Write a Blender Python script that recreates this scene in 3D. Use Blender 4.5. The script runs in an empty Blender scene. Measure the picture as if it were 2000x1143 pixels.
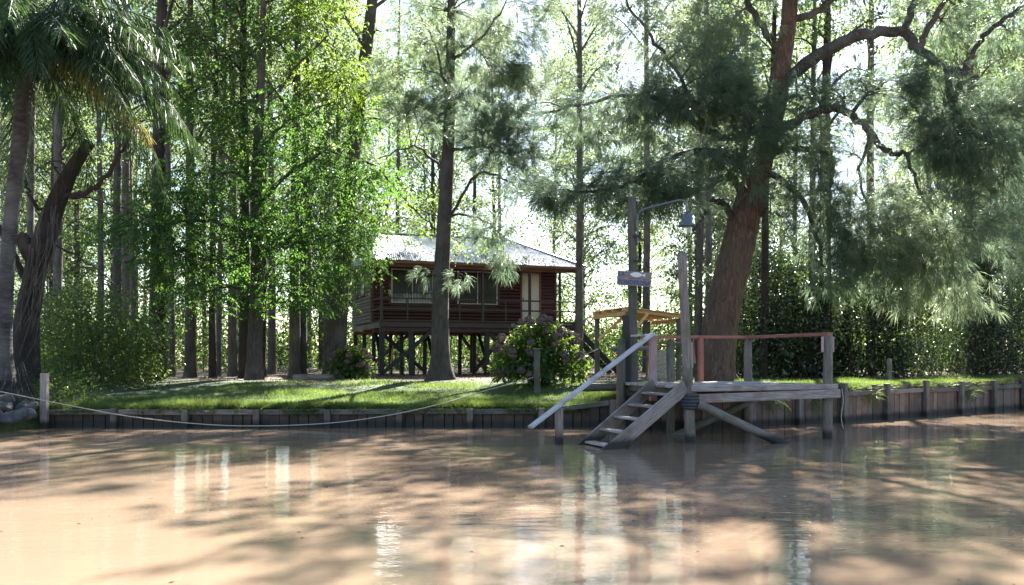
import bpy, math, random
import numpy as np
from mathutils import Vector, Matrix

# ------------------------------------------------------------------ camera, sky, sun, exposure
scene = bpy.context.scene
col = scene.collection
F, HX, HY, CZ = 1732.0, 1000.0, 697.0, 1.63           # focal length and horizon in photo pixels, eye height
cam_d = bpy.data.cameras.new('camera')
cam_d.sensor_width = 36.0
cam_d.lens = 36.0 * F / 2000.0
cam_d.shift_y = (HY - 571.5) / 2000.0
cam_d.clip_end = 3000.0
cam = bpy.data.objects.new('camera', cam_d)
cam.location = (0, 0, CZ)
cam.rotation_euler = (math.radians(90), 0, 0)
col.objects.link(cam)
scene.camera = cam

SUN_AZ, SUN_EL = math.radians(18.0), math.radians(40.0)   # azimuth to the right of the view direction
world = bpy.data.worlds.new('World')
scene.world = world
world.use_nodes = True
wn = world.node_tree
sky = wn.nodes.new('ShaderNodeTexSky')
sky.sky_type = 'NISHITA'
sky.sun_disc = False
sky.sun_elevation = SUN_EL
sky.sun_rotation = SUN_AZ
sky.air_density = 1.0
sky.dust_density = 0.6
wn.links.new(sky.outputs['Color'], wn.nodes['Background'].inputs['Color'])
wn.nodes['Background'].inputs['Strength'].default_value = 0.05
sd = bpy.data.lights.new('sun', 'SUN')
sd.energy = 5.0
sd.angle = math.radians(0.53)
sd.color = (1.0, 0.965, 0.91)
sun = bpy.data.objects.new('sun', sd)
to_sun = Vector((math.sin(SUN_AZ) * math.cos(SUN_EL), math.cos(SUN_AZ) * math.cos(SUN_EL), math.sin(SUN_EL)))
sun.rotation_euler = to_sun.to_track_quat('Z', 'Y').to_euler()
sun.location = (10, 30, 60)
col.objects.link(sun)
vs = scene.view_settings
vs.view_transform = 'Standard'
vs.look = 'None'
vs.gamma = 1.0
vs.exposure = 2.72
scene.render.engine = 'CYCLES'
scene.cycles.max_bounces = 8
scene.cycles.diffuse_bounces = 4
scene.cycles.glossy_bounces = 3
scene.cycles.transmission_bounces = 4
scene.cycles.transparent_max_bounces = 8
scene.cycles.use_denoising = True
scene.cycles.sample_clamp_indirect = 6.0

rng = np.random.default_rng(7)
random.seed(7)


def P(px, py, d):
    """photo pixel + distance -> point in the place"""
    return Vector(((px - HX) / F * d, d, CZ - (py - HY) / F * d))


# ------------------------------------------------------------------ materials
def nt(name):
    m = bpy.data.materials.new(name)
    m.use_nodes = True
    t = m.node_tree
    return m, t, t.nodes['Principled BSDF'], t.nodes, t.links


def ramp(N, stops):
    r = N.new('ShaderNodeValToRGB')
    el = r.color_ramp.elements
    while len(el) < len(stops):
        el.new(0.5)
    for e, (p, c) in zip(el, stops):
        e.position = p
        e.color = (*c, 1)
    return r


def wood_mat(name, c0, c1, stain=None, rough=0.75, grain=(3, 40, 40), vary=0.25, bump=0.4, tide=False):
    """timber: streaks along the piece's own X axis, each piece a little different"""
    m, t, b, N, L = nt(name)
    tc = N.new('ShaderNodeTexCoord')
    oi = N.new('ShaderNodeObjectInfo')
    add = N.new('ShaderNodeVectorMath'); add.operation = 'ADD'
    sc = N.new('ShaderNodeVectorMath'); sc.operation = 'SCALE'; sc.inputs['Scale'].default_value = 37.0
    comb = N.new('ShaderNodeCombineXYZ')
    for i in range(3):
        L.new(oi.outputs['Random'], comb.inputs[i])
    L.new(comb.outputs[0], sc.inputs[0])
    L.new(tc.outputs['Object'], add.inputs[0]); L.new(sc.outputs[0], add.inputs[1])
    mp = N.new('ShaderNodeMapping'); mp.inputs['Scale'].default_value = grain
    L.new(add.outputs[0], mp.inputs['Vector'])
    n1 = N.new('ShaderNodeTexNoise'); n1.inputs['Scale'].default_value = 1.0; n1.inputs['Detail'].default_value = 6; n1.inputs['Roughness'].default_value = 0.65
    L.new(mp.outputs[0], n1.inputs['Vector'])
    r = ramp(N, [(0.3, c0), (0.7, c1)])
    L.new(n1.outputs['Fac'], r.inputs['Fac'])
    out = r.outputs['Color']
    n2 = N.new('ShaderNodeTexNoise'); n2.inputs['Scale'].default_value = 2.3; n2.inputs['Detail'].default_value = 4
    L.new(add.outputs[0], n2.inputs['Vector'])
    if stain:
        r2 = ramp(N, [(0.5, (0, 0, 0)), (0.66, (1, 1, 1))])
        L.new(n2.outputs['Fac'], r2.inputs['Fac'])
        mx = N.new('ShaderNodeMix'); mx.data_type = 'RGBA'
        L.new(r2.outputs['Color'], mx.inputs['Factor']); L.new(out, mx.inputs[6]); mx.inputs[7].default_value = (*stain, 1)
        out = mx.outputs[2]
    hs = N.new('ShaderNodeHueSaturation')
    mr = N.new('ShaderNodeMapRange'); mr.inputs['To Min'].default_value = 1 - vary; mr.inputs['To Max'].default_value = 1 + vary
    L.new(oi.outputs['Random'], mr.inputs['Value']); L.new(mr.outputs[0], hs.inputs['Value']); L.new(out, hs.inputs['Color'])
    L.new(hs.outputs['Color'], b.inputs['Base Color'])
    if tide:      # soaked, slimy timber up to the tide line
        ge = N.new('ShaderNodeNewGeometry'); sx = N.new('ShaderNodeSeparateXYZ'); L.new(ge.outputs['Position'], sx.inputs[0])
        mz = N.new('ShaderNodeMath'); mz.operation = 'MULTIPLY_ADD'; mz.inputs[1].default_value = -0.22
        L.new(n1.outputs['Fac'], mz.inputs[0]); L.new(sx.outputs['Z'], mz.inputs[2])
        rz_ = N.new('ShaderNodeMapRange'); rz_.inputs['From Min'].default_value = 0.0; rz_.inputs['From Max'].default_value = 0.10
        L.new(mz.outputs[0], rz_.inputs['Value'])
        mw_ = N.new('ShaderNodeMix'); mw_.data_type = 'RGBA'; mw_.inputs[6].default_value = (0.022, 0.019, 0.016, 1)
        L.new(rz_.outputs[0], mw_.inputs['Factor']); L.new(hs.outputs['Color'], mw_.inputs[7])
        L.new(mw_.outputs[2], b.inputs['Base Color'])
    b.inputs['Roughness'].default_value = rough
    bp = N.new('ShaderNodeBump'); bp.inputs['Strength'].default_value = bump; bp.inputs['Distance'].default_value = 0.01
    L.new(n1.outputs['Fac'], bp.inputs['Height']); L.new(bp.outputs[0], b.inputs['Normal'])
    return m


def bark_mat(name, c0, c1, c2, scale=(9, 9, 1.6), bump=0.9, moss=None):
    m, t, b, N, L = nt(name)
    tc = N.new('ShaderNodeTexCoord')
    oi = N.new('ShaderNodeObjectInfo')
    mp = N.new('ShaderNodeMapping'); mp.inputs['Scale'].default_value = scale
    L.new(tc.outputs['Object'], mp.inputs['Vector'])
    n1 = N.new('ShaderNodeTexNoise'); n1.inputs['Scale'].default_value = 1.6; n1.inputs['Detail'].default_value = 7; n1.inputs['Roughness'].default_value = 0.7
    n1.inputs['Distortion'].default_value = 0.6
    L.new(mp.outputs[0], n1.inputs['Vector'])
    r = ramp(N, [(0.28, c0), (0.5, c1), (0.72, c2)])
    L.new(n1.outputs['Fac'], r.inputs['Fac'])
    out = r.outputs['Color']
    n2 = N.new('ShaderNodeTexNoise'); n2.inputs['Scale'].default_value = 1.3; n2.inputs['Detail'].default_value = 5
    L.new(tc.outputs['Object'], n2.inputs['Vector'])
    r2 = ramp(N, [(0.47, (0, 0, 0)), (0.7, (1, 1, 1))])
    L.new(n2.outputs['Fac'], r2.inputs['Fac'])
    mx = N.new('ShaderNodeMix'); mx.data_type = 'RGBA'
    L.new(r2.outputs['Color'], mx.inputs['Factor']); L.new(out, mx.inputs[6])
    mx.inputs[7].default_value = (*(moss or c2), 1)
    hs = N.new('ShaderNodeHueSaturation')
    mr = N.new('ShaderNodeMapRange'); mr.inputs['To Min'].default_value = 0.75; mr.inputs['To Max'].default_value = 1.25
    L.new(oi.outputs['Random'], mr.inputs['Value']); L.new(mr.outputs[0], hs.inputs['Value'])
    L.new(mx.outputs[2], hs.inputs['Color']); L.new(hs.outputs['Color'], b.inputs['Base Color'])
    b.inputs['Roughness'].default_value = 0.85
    bp = N.new('ShaderNodeBump'); bp.inputs['Strength'].default_value = bump; bp.inputs['Distance'].default_value = 0.09
    L.new(n1.outputs['Fac'], bp.inputs['Height']); L.new(bp.outputs[0], b.inputs['Normal'])
    return m


def leaf_mat(name, dark, light, trans, tmix=0.45, rough=0.45, spec=0.4, clump=0.6):
    """thin leaf: reflects with a soft gloss and lets light through; every leaf its own tint"""
    m, t, b, N, L = nt(name)
    out = N['Material Output']
    g = N.new('ShaderNodeNewGeometry')
    tc = N.new('ShaderNodeTexCoord')
    n = N.new('ShaderNodeTexNoise'); n.inputs['Scale'].default_value = clump; n.inputs['Detail'].default_value = 2
    L.new(tc.outputs['Object'], n.inputs['Vector'])
    ad = N.new('ShaderNodeMath'); ad.operation = 'MULTIPLY_ADD'; ad.inputs[1].default_value = 0.5
    L.new(g.outputs['Random Per Island'], ad.inputs[0])
    sb = N.new('ShaderNodeMath'); sb.operation = 'MULTIPLY_ADD'; sb.inputs[1].default_value = 1.4; sb.inputs[2].default_value = -0.45
    L.new(n.outputs['Fac'], sb.inputs[0]); L.new(sb.outputs[0], ad.inputs[2])
    r = ramp(N, [(0.1, dark), (0.9, light)])
    L.new(ad.outputs[0], r.inputs['Fac'])
    L.new(r.outputs['Color'], b.inputs['Base Color'])
    b.inputs['Roughness'].default_value = rough
    b.inputs['Specular IOR Level'].default_value = spec
    tr = N.new('ShaderNodeBsdfTranslucent')
    r2 = ramp(N, [(0.1, tuple(c * 0.55 for c in trans)), (0.9, trans)])
    L.new(ad.outputs[0], r2.inputs['Fac']); L.new(r2.outputs['Color'], tr.inputs['Color'])
    mx = N.new('ShaderNodeMixShader'); mx.inputs[0].default_value = tmix
    L.new(b.outputs[0], mx.inputs[1]); L.new(tr.outputs[0], mx.inputs[2])
    L.new(mx.outputs[0], out.inputs['Surface'])
    return m


def plain_mat(name, c, rough=0.6, metal=0.0, noise=0.15, scale=8.0, bump=0.0):
    m, t, b, N, L = nt(name)
    tc = N.new('ShaderNodeTexCoord')
    n = N.new('ShaderNodeTexNoise'); n.inputs['Scale'].default_value = scale; n.inputs['Detail'].default_value = 5
    L.new(tc.outputs['Object'], n.inputs['Vector'])
    r = ramp(N, [(0.25, tuple(x * (1 - noise * 2) for x in c)), (0.75, tuple(min(1, x * (1 + noise)) for x in c))])
    L.new(n.outputs['Fac'], r.inputs['Fac']); L.new(r.outputs['Color'], b.inputs['Base Color'])
    b.inputs['Roughness'].default_value = rough
    b.inputs['Metallic'].default_value = metal
    if bump:
        bp = N.new('ShaderNodeBump'); bp.inputs['Strength'].default_value = bump; bp.inputs['Distance'].default_value = 0.03
        L.new(n.outputs['Fac'], bp.inputs['Height']); L.new(bp.outputs[0], b.inputs['Normal'])
    return m


M = {}
M['weathered'] = wood_mat('weathered_timber', (0.12, 0.092, 0.080), (0.37, 0.305, 0.275), stain=(0.17, 0.12, 0.10), tide=True)
M['deck_grey'] = wood_mat('deck_grey_timber', (0.19, 0.155, 0.135), (0.46, 0.40, 0.365), stain=(0.23, 0.18, 0.15))
M['painted_grey'] = wood_mat('worn_white_paint', (0.40, 0.365, 0.37), (0.60, 0.57, 0.575), stain=(0.30, 0.25, 0.24), vary=0.1, bump=0.2)
M['red_paint'] = wood_mat('worn_red_paint', (0.22, 0.075, 0.05), (0.32, 0.12, 0.085), stain=(0.30, 0.13, 0.10), vary=0.15, bump=0.2)
M['pink_paint'] = wood_mat('faded_red_paint', (0.3360, 0.1920, 0.1760), (0.4000, 0.3200, 0.3200), stain=(0.3600, 0.1440, 0.1120), vary=0.1, bump=0.2)
M['log'] = wood_mat('old_log', (0.085, 0.068, 0.055), (0.29, 0.245, 0.21), stain=(0.10, 0.085, 0.055), tide=True)
M['mossy_log'] = wood_mat('mossy_log', (0.0504, 0.0468, 0.0324), (0.1584, 0.1440, 0.1152), stain=(0.0504, 0.0648, 0.0288))
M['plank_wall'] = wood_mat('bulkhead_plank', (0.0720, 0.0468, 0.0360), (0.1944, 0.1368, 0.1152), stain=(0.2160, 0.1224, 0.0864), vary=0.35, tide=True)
M['plank_dark'] = wood_mat('shaded_bulkhead_plank', (0.0250, 0.0175, 0.0150), (0.0750, 0.0500, 0.0400), stain=(0.0950, 0.0550, 0.0400), vary=0.4, tide=True)  # darker than the tall wall's planks: the shadow on them is in the colour
M['waler'] = wood_mat('waler_timber', (0.07, 0.056, 0.050), (0.22, 0.185, 0.165), stain=(0.075, 0.08, 0.05), tide=True, vary=.35)
M['cabin_red'] = wood_mat('dark_red_stained_log', (0.0400, 0.0104, 0.0072), (0.0840, 0.0240, 0.0160), rough=0.45, grain=(1.5, 20, 20), vary=0.2, bump=0.2)
M['cabin_grey'] = wood_mat('skylit_log_siding', (0.0800, 0.0680, 0.0640), (0.1920, 0.1680, 0.1600), stain=(0.0960, 0.0800, 0.0720), rough=0.6, grain=(1.5, 20, 20), vary=0.15)  # lighter than the front siding: open skylight put into the side wall's colour
M['porch_dark'] = wood_mat('dark_brown_stain', (0.0225, 0.0135, 0.0112), (0.0562, 0.0338, 0.0277), rough=0.5, vary=0.2, bump=0.25)
M['stilt_black'] = wood_mat('tarred_stilt', (0.0084, 0.0077, 0.0084), (0.0280, 0.0245, 0.0245), rough=0.6, vary=0.3)
M['stilt_grey'] = wood_mat('dark_pole', (0.035, 0.032, 0.026), (0.10, 0.09, 0.075), stain=(0.045, 0.05, 0.03))
M['eave_brown'] = wood_mat('eave_board', (0.13, 0.055, 0.03), (0.25, 0.11, 0.06), rough=0.5, vary=0.2)
M['pine'] = wood_mat('new_pine', (0.50, 0.28, 0.11), (0.68, 0.43, 0.20), rough=0.6, vary=0.15, bump=0.2)
M['cream'] = plain_mat('cream_door_paint', (0.74, 0.68, 0.56), 0.45, noise=0.04)
M['white_frame'] = plain_mat('white_window_paint', (0.72, 0.70, 0.66), 0.4, noise=0.05)
M['iron'] = plain_mat('black_iron', (0.02, 0.02, 0.022), 0.5, 0.3)
M['rubber'] = plain_mat('black_rubber', (0.055, 0.055, 0.062), 0.6, noise=0.3, bump=0.3, scale=30)
M['lamp_metal'] = plain_mat('grey_lamp_enamel', (0.10, 0.12, 0.145), 0.4, 0.3, scale=20)
M['rope'] = plain_mat('hemp_rope', (0.50, 0.44, 0.35), 0.9, noise=0.3, scale=120)
M['stone'] = plain_mat('bank_stone', (0.085, 0.084, 0.086), 0.85, noise=0.35, scale=5, bump=0.8)
M['concrete'] = plain_mat('pale_block', (0.42, 0.38, 0.31), 0.85, noise=0.25, scale=9, bump=0.4)
M['sign_board'] = wood_mat('sign_board', (0.15, 0.12, 0.12), (0.27, 0.22, 0.21), vary=0.0, bump=0.2)
M['sign_blue'] = plain_mat('faded_blue_paint', (0.035, 0.09, 0.23), 0.6, noise=0.25, scale=25)
M['fish_white'] = plain_mat('faded_white_paint', (0.66, 0.66, 0.70), 0.6, noise=0.1, scale=30)

m, t, b, N, L = nt('zinc_roof')
tc = N.new('ShaderNodeTexCoord')
n = N.new('ShaderNodeTexNoise'); n.inputs['Scale'].default_value = 1.7; n.inputs['Detail'].default_value = 6
L.new(tc.outputs['Object'], n.inputs['Vector'])
r = ramp(N, [(0.3, (0.42, 0.44, 0.47)), (0.7, (0.68, 0.69, 0.71))])
L.new(n.outputs['Fac'], r.inputs['Fac']); L.new(r.outputs['Color'], b.inputs['Base Color'])
b.inputs['Metallic'].default_value = 0.5
b.inputs['Roughness'].default_value = 0.36
M['zinc'] = m

m, t, b, N, L = nt('window_glass')
b.inputs['Base Color'].default_value = (0.085, 0.09, 0.07, 1)  # pale greenish base: reflected greenery painted into the pane colour
b.inputs['Roughness'].default_value = 0.04
b.inputs['IOR'].default_value = 1.5
M['glass'] = m
m, t, b, N, L = nt('lamp_glass')
b.inputs['Base Color'].default_value = (0.95, 0.97, 0.97, 1)
b.inputs['Roughness'].default_value = 0.12
b.inputs['Transmission Weight'].default_value = 0.95
b.inputs['IOR'].default_value = 1.2
M['lamp_glass'] = m

M['bark_pale'] = bark_mat('pale_grey_bark', (0.0330, 0.0275, 0.0231), (0.0935, 0.0798, 0.0688), (0.1650, 0.1485, 0.1320))
M['bark_grey'] = bark_mat('grey_bark', (0.0193, 0.0154, 0.0127), (0.0605, 0.0495, 0.0413), (0.1210, 0.1045, 0.0908))
M['bark_dark'] = bark_mat('dark_bark', (0.0099, 0.0066, 0.0055), (0.0303, 0.0209, 0.0165), (0.0715, 0.0523, 0.0413))
M['bark_red'] = bark_mat('reddish_furrowed_bark', (0.018, 0.010, 0.007), (0.125, 0.072, 0.048), (0.29, 0.18, 0.125), scale=(10, 10, 1.9), bump=1.0, moss=(0.12, 0.08, 0.055))
M['bark_lichen'] = bark_mat('lichened_bark', (0.0138, 0.0110, 0.0088), (0.0468, 0.0385, 0.0319), (0.1430, 0.1375, 0.1265), scale=(10, 10, 5))
M['bark_palm'] = bark_mat('palm_bark', (0.0154, 0.0133, 0.0126), (0.0420, 0.0364, 0.0350), (0.1190, 0.1120, 0.1085), scale=(2, 2, 9))
M['twig'] = bark_mat('twig_bark', (0.0165, 0.0121, 0.0094), (0.0440, 0.0330, 0.0264), (0.0825, 0.0660, 0.0550))

M['leaf_pecan'] = leaf_mat('pecan_leaf', (0.014, 0.042, 0.013), (0.046, 0.092, 0.026), (0.18, 0.36, 0.06), 0.46, rough=0.4, clump=1.1)
M['leaf_poplar'] = leaf_mat('poplar_leaf', (0.0238, 0.0510, 0.0150), (0.0612, 0.0952, 0.0306), (0.36, 0.52, 0.12), 0.5, rough=0.35)
M['leaf_pecan_yellow'] = leaf_mat('yellow_pecan_leaf', (0.0340, 0.0748, 0.0136), (0.0816, 0.1156, 0.0238), (0.34, 0.50, 0.06), 0.46)  # yellower, brighter pecan leaf for a few clumps of the crown
M['leaf_grove'] = leaf_mat('grove_leaf', (0.0238, 0.0462, 0.0177), (0.0680, 0.0952, 0.0408), (0.32, 0.44, 0.16), 0.52, rough=0.5, spec=0.2)
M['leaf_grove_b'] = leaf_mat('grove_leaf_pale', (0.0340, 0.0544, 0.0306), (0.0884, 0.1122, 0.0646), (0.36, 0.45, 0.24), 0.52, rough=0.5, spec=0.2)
M['leaf_thicket'] = leaf_mat('glossy_thicket_leaf', (0.010, 0.023, 0.010), (0.044, 0.066, 0.028), (0.17, 0.27, 0.06), 0.28, rough=0.2, spec=0.9)
M['leaf_vine'] = leaf_mat('vine_leaf', (0.0136, 0.0306, 0.0095), (0.0476, 0.0748, 0.0204), (0.28, 0.40, 0.07), 0.42, rough=0.35)
M['leaf_under'] = leaf_mat('understorey_leaf', (0.0190, 0.0394, 0.0122), (0.0544, 0.0816, 0.0272), (0.20, 0.33, 0.07), 0.45, rough=0.5, spec=0.15)
M['needle'] = leaf_mat('casuarina_needle', (0.0272, 0.0530, 0.0374), (0.0782, 0.1122, 0.0782), (0.30, 0.42, 0.24), 0.45, rough=0.4, spec=0.4)
M['needle_pale'] = leaf_mat('pale_casuarina_needle', (0.0408, 0.0680, 0.0408), (0.1020, 0.1360, 0.0816), (0.42, 0.53, 0.29), 0.48, rough=0.4)
M['frond'] = leaf_mat('palm_leaflet', (0.010, 0.030, 0.014), (0.034, 0.066, 0.028), (0.12, 0.21, 0.05), 0.3, rough=0.5, spec=0.25)
M['frond_yellow'] = leaf_mat('yellowing_palm_leaflet', (0.10, 0.09, 0.02), (0.22, 0.19, 0.05), (0.5, 0.42, 0.08), 0.4)
M['hydrangea_leaf'] = leaf_mat('hydrangea_leaf', (0.0170, 0.0442, 0.0109), (0.0578, 0.0952, 0.0190), (0.30, 0.45, 0.06), 0.4, rough=0.4, clump=2.0)
M['petal'] = leaf_mat('dried_pink_petal', (0.12, 0.085, 0.082), (0.21, 0.155, 0.148), (0.24, 0.17, 0.15), 0.25, rough=0.8, spec=0.1, clump=4.0)
M['grass'] = leaf_mat('grass_blade', (0.028, 0.055, 0.017), (0.10, 0.135, 0.042), (0.30, 0.42, 0.085), 0.40, rough=0.5, clump=0.9)
M['litter'] = leaf_mat('fallen_leaf', (0.0525, 0.0375, 0.0263), (0.1950, 0.1425, 0.0975), (0.1875, 0.1275, 0.0750), 0.15, rough=0.8, spec=0.2)
M['dead_frond'] = leaf_mat('dead_frond', (0.14, 0.11, 0.085), (0.30, 0.26, 0.22), (0.25, 0.2, 0.14), 0.2, rough=0.8)

# ground: trodden soil with litter, greener towards the water
m, t, b, N, L = nt('lawn_soil')
tc = N.new('ShaderNodeTexCoord')
n1 = N.new('ShaderNodeTexNoise'); n1.inputs['Scale'].default_value = 0.55; n1.inputs['Detail'].default_value = 6; n1.inputs['Roughness'].default_value = 0.65
n2 = N.new('ShaderNodeTexNoise'); n2.inputs['Scale'].default_value = 14; n2.inputs['Detail'].default_value = 6
L.new(tc.outputs['Object'], n1.inputs['Vector']); L.new(tc.outputs['Object'], n2.inputs['Vector'])
ra = ramp(N, [(0.3, (0.07, 0.05, 0.035)), (0.7, (0.22, 0.165, 0.12))])
rb = ramp(N, [(0.3, (0.03, 0.05, 0.015)), (0.7, (0.075, 0.105, 0.03))])
L.new(n2.outputs['Fac'], ra.inputs['Fac']); L.new(n2.outputs['Fac'], rb.inputs['Fac'])
sep = N.new('ShaderNodeSeparateXYZ'); L.new(tc.outputs['Object'], sep.inputs[0])
mr = N.new('ShaderNodeMapRange'); mr.inputs['From Min'].default_value = 25.0; mr.inputs['From Max'].default_value = 33.0
mr.inputs['To Min'].default_value = 0.30; mr.inputs['To Max'].default_value = -0.12
L.new(sep.outputs['Y'], mr.inputs['Value'])
ad = N.new('ShaderNodeMath'); ad.operation = 'ADD'
L.new(n1.outputs['Fac'], ad.inputs[0]); L.new(mr.outputs[0], ad.inputs[1])
rf = ramp(N, [(0.47, (0, 0, 0)), (0.58, (1, 1, 1))])
L.new(ad.outputs[0], rf.inputs['Fac'])
mx = N.new('ShaderNodeMix'); mx.data_type = 'RGBA'
L.new(rf.outputs['Color'], mx.inputs['Factor']); L.new(ra.outputs['Color'], mx.inputs[6]); L.new(rb.outputs['Color'], mx.inputs[7])
L.new(mx.outputs[2], b.inputs['Base Color'])
b.inputs['Roughness'].default_value = 0.95
bp = N.new('ShaderNodeBump'); bp.inputs['Strength'].default_value = 0.8; bp.inputs['Distance'].default_value = 0.04
L.new(n2.outputs['Fac'], bp.inputs['Height']); L.new(bp.outputs[0], b.inputs['Normal'])
M['soil'] = m

# muddy river: silt-laden body colour under a rippled clear surface
m, t, b, N, L = nt('muddy_river')
tc = N.new('ShaderNodeTexCoord')
mp = N.new('ShaderNodeMapping'); mp.inputs['Scale'].default_value = (0.9, 2.2, 1)
L.new(tc.outputs['Object'], mp.inputs['Vector'])
n1 = N.new('ShaderNodeTexNoise'); n1.inputs['Scale'].default_value = 2.0; n1.inputs['Detail'].default_value = 3; n1.inputs['Distortion'].default_value = 0.4
n2 = N.new('ShaderNodeTexNoise'); n2.inputs['Scale'].default_value = 0.35; n2.inputs['Detail'].default_value = 2
n3 = N.new('ShaderNodeTexNoise'); n3.inputs['Scale'].default_value = 0.22; n3.inputs['Detail'].default_value = 3
for q in (n1, n2):
    L.new(mp.outputs[0], q.inputs['Vector'])
L.new(tc.outputs['Object'], n3.inputs['Vector'])
ad = N.new('ShaderNodeMath'); ad.operation = 'MULTIPLY_ADD'; ad.inputs[1].default_value = 2.5
L.new(n2.outputs['Fac'], ad.inputs[0]); L.new(n1.outputs['Fac'], ad.inputs[2])
n4 = N.new('ShaderNodeTexNoise'); n4.inputs['Scale'].default_value = 7.0; n4.inputs['Detail'].default_value = 3
L.new(mp.outputs[0], n4.inputs['Vector'])
ad4 = N.new('ShaderNodeMath'); ad4.operation = 'MULTIPLY_ADD'; ad4.inputs[1].default_value = 0.22
L.new(n4.outputs['Fac'], ad4.inputs[0]); L.new(ad.outputs[0], ad4.inputs[2]); ad = ad4
bp = N.new('ShaderNodeBump'); bp.inputs['Strength'].default_value = 0.28; bp.inputs['Distance'].default_value = 0.02
L.new(ad.outputs[0], bp.inputs['Height'])
rr = ramp(N, [(0.3, (0.225, 0.158, 0.106)), (0.7, (0.265, 0.192, 0.134))])
L.new(n3.outputs['Fac'], rr.inputs['Fac'])
L.new(rr.outputs['Color'], b.inputs['Base Color'])
b.inputs['Roughness'].default_value = 0.02
b.inputs['IOR'].default_value = 1.33
L.new(bp.outputs[0], b.inputs['Normal'])
M['water'] = m

# ------------------------------------------------------------------ mesh helpers
W = {}          # world matrix of every object that parents others


def np_mesh(name, V, faces, mat, smooth=False):
    """faces: list of (k, index array (n,k))"""
    me = bpy.data.meshes.new(name)
    V = np.asarray(V, dtype=np.float32)
    me.vertices.add(len(V)); me.vertices.foreach_set('co', V.ravel())
    li, ls, lt, s = [], [], [], 0
    for A in faces:
        A = np.asarray(A, dtype=np.int32)
        if not len(A):
            continue
        n_, k = A.shape
        li.append(A.ravel()); ls.append(s + np.arange(n_) * k); lt.append(np.full(n_, k)); s += n_ * k
    li = np.concatenate(li); ls = np.concatenate(ls); lt = np.concatenate(lt)
    me.loops.add(len(li)); me.loops.foreach_set('vertex_index', li.astype(np.int32))
    me.polygons.add(len(ls)); me.polygons.foreach_set('loop_start', ls.astype(np.int32))
    me.polygons.foreach_set('loop_total', lt.astype(np.int32))
    me.polygons.foreach_set('use_smooth', np.full(len(ls), smooth))
    me.update(calc_edges=True)
    if mat is not None:
        me.materials.append(mat)
    return me


def obj(name, me, parent=None, mw=None):
    o = bpy.data.objects.new(name, me)
    col.objects.link(o)
    mw = mw if mw is not None else Matrix.Identity(4)
    if parent is not None:
        o.parent = parent
        o.matrix_parent_inverse = W[parent].inverted()
    o.matrix_basis = mw
    W[o] = mw.copy()
    return o


def tag(o, label, cat, group=None, kind=None):
    if label: o['label'] = label
    if cat: o['category'] = cat
    if group: o['group'] = group
    if kind: o['kind'] = kind
    return o


def thing(name, loc, label, cat, group=None, rz=0.0):
    o = obj(name, None, None, Matrix.Translation(loc) @ Matrix.Rotation(rz, 4, 'Z'))
    o.empty_display_size = 0.2
    return tag(o, label, cat, group)


_cache = {}


def beam_mesh(l, w, h, mat, c=0.008):
    """squared timber along X with chamfered arrises"""
    key = (round(l, 3), round(w, 3), round(h, 3), mat.name, c)
    if key in _cache:
        return _cache[key]
    a, b_ = w / 2, h / 2
    c = min(c, a * 0.4, b_ * 0.4)
    prof = [(a - c, -b_), (a, -b_ + c), (a, b_ - c), (a - c, b_), (-a + c, b_), (-a, b_ - c), (-a, -b_ + c), (-a + c, -b_)]
    V = [(x, y, z) for x in (-l / 2, l / 2) for y, z in prof]
    q = [(i, (i + 1) % 8, 8 + (i + 1) % 8, 8 + i) for i in range(8)]
    me = np_mesh('timber', V, [q, [tuple(range(7, -1, -1)), tuple(range(8, 16))]], mat)
    _cache[key] = me
    return me


def beam(name, p0, p1, w, h, mat, parent, up=(0, 0, 1), base=None, c=0.008):
    """timber from p0 to p1, w across, h along up"""
    p0, p1 = Vector(p0), Vector(p1)
    x = p1 - p0
    l = x.length
    x.normalize()
    up = Vector(up)
    if abs(x.dot(up)) > 0.98:
        up = Vector((0, 1, 0))
    y = up.cross(x).normalized()
    z = x.cross(y)
    R = Matrix((x, y, z)).transposed().to_4x4()
    mw = Matrix.Translation((p0 + p1) / 2) @ R
    if base is not None:
        mw = base @ mw
    return obj(name, beam_mesh(l, w, h, mat, c), parent, mw)


def catmull(pts, k=5):
    pts = np.asarray(pts, float)
    if len(pts) < 3:
        return pts
    p = np.vstack([2 * pts[0] - pts[1], pts, 2 * pts[-1] - pts[-2]])
    out = []
    for i in range(1, len(p) - 2):
        for t_ in np.arange(k) / k:
            a, b_, c, d = p[i - 1], p[i], p[i + 1], p[i + 2]
            out.append(0.5 * (2 * b_ + (c - a) * t_ + (2 * a - 5 * b_ + 4 * c - d) * t_ ** 2 + (3 * b_ - a - 3 * c + d) * t_ ** 3))
    out.append(pts[-1])
    return np.array(out)


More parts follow.
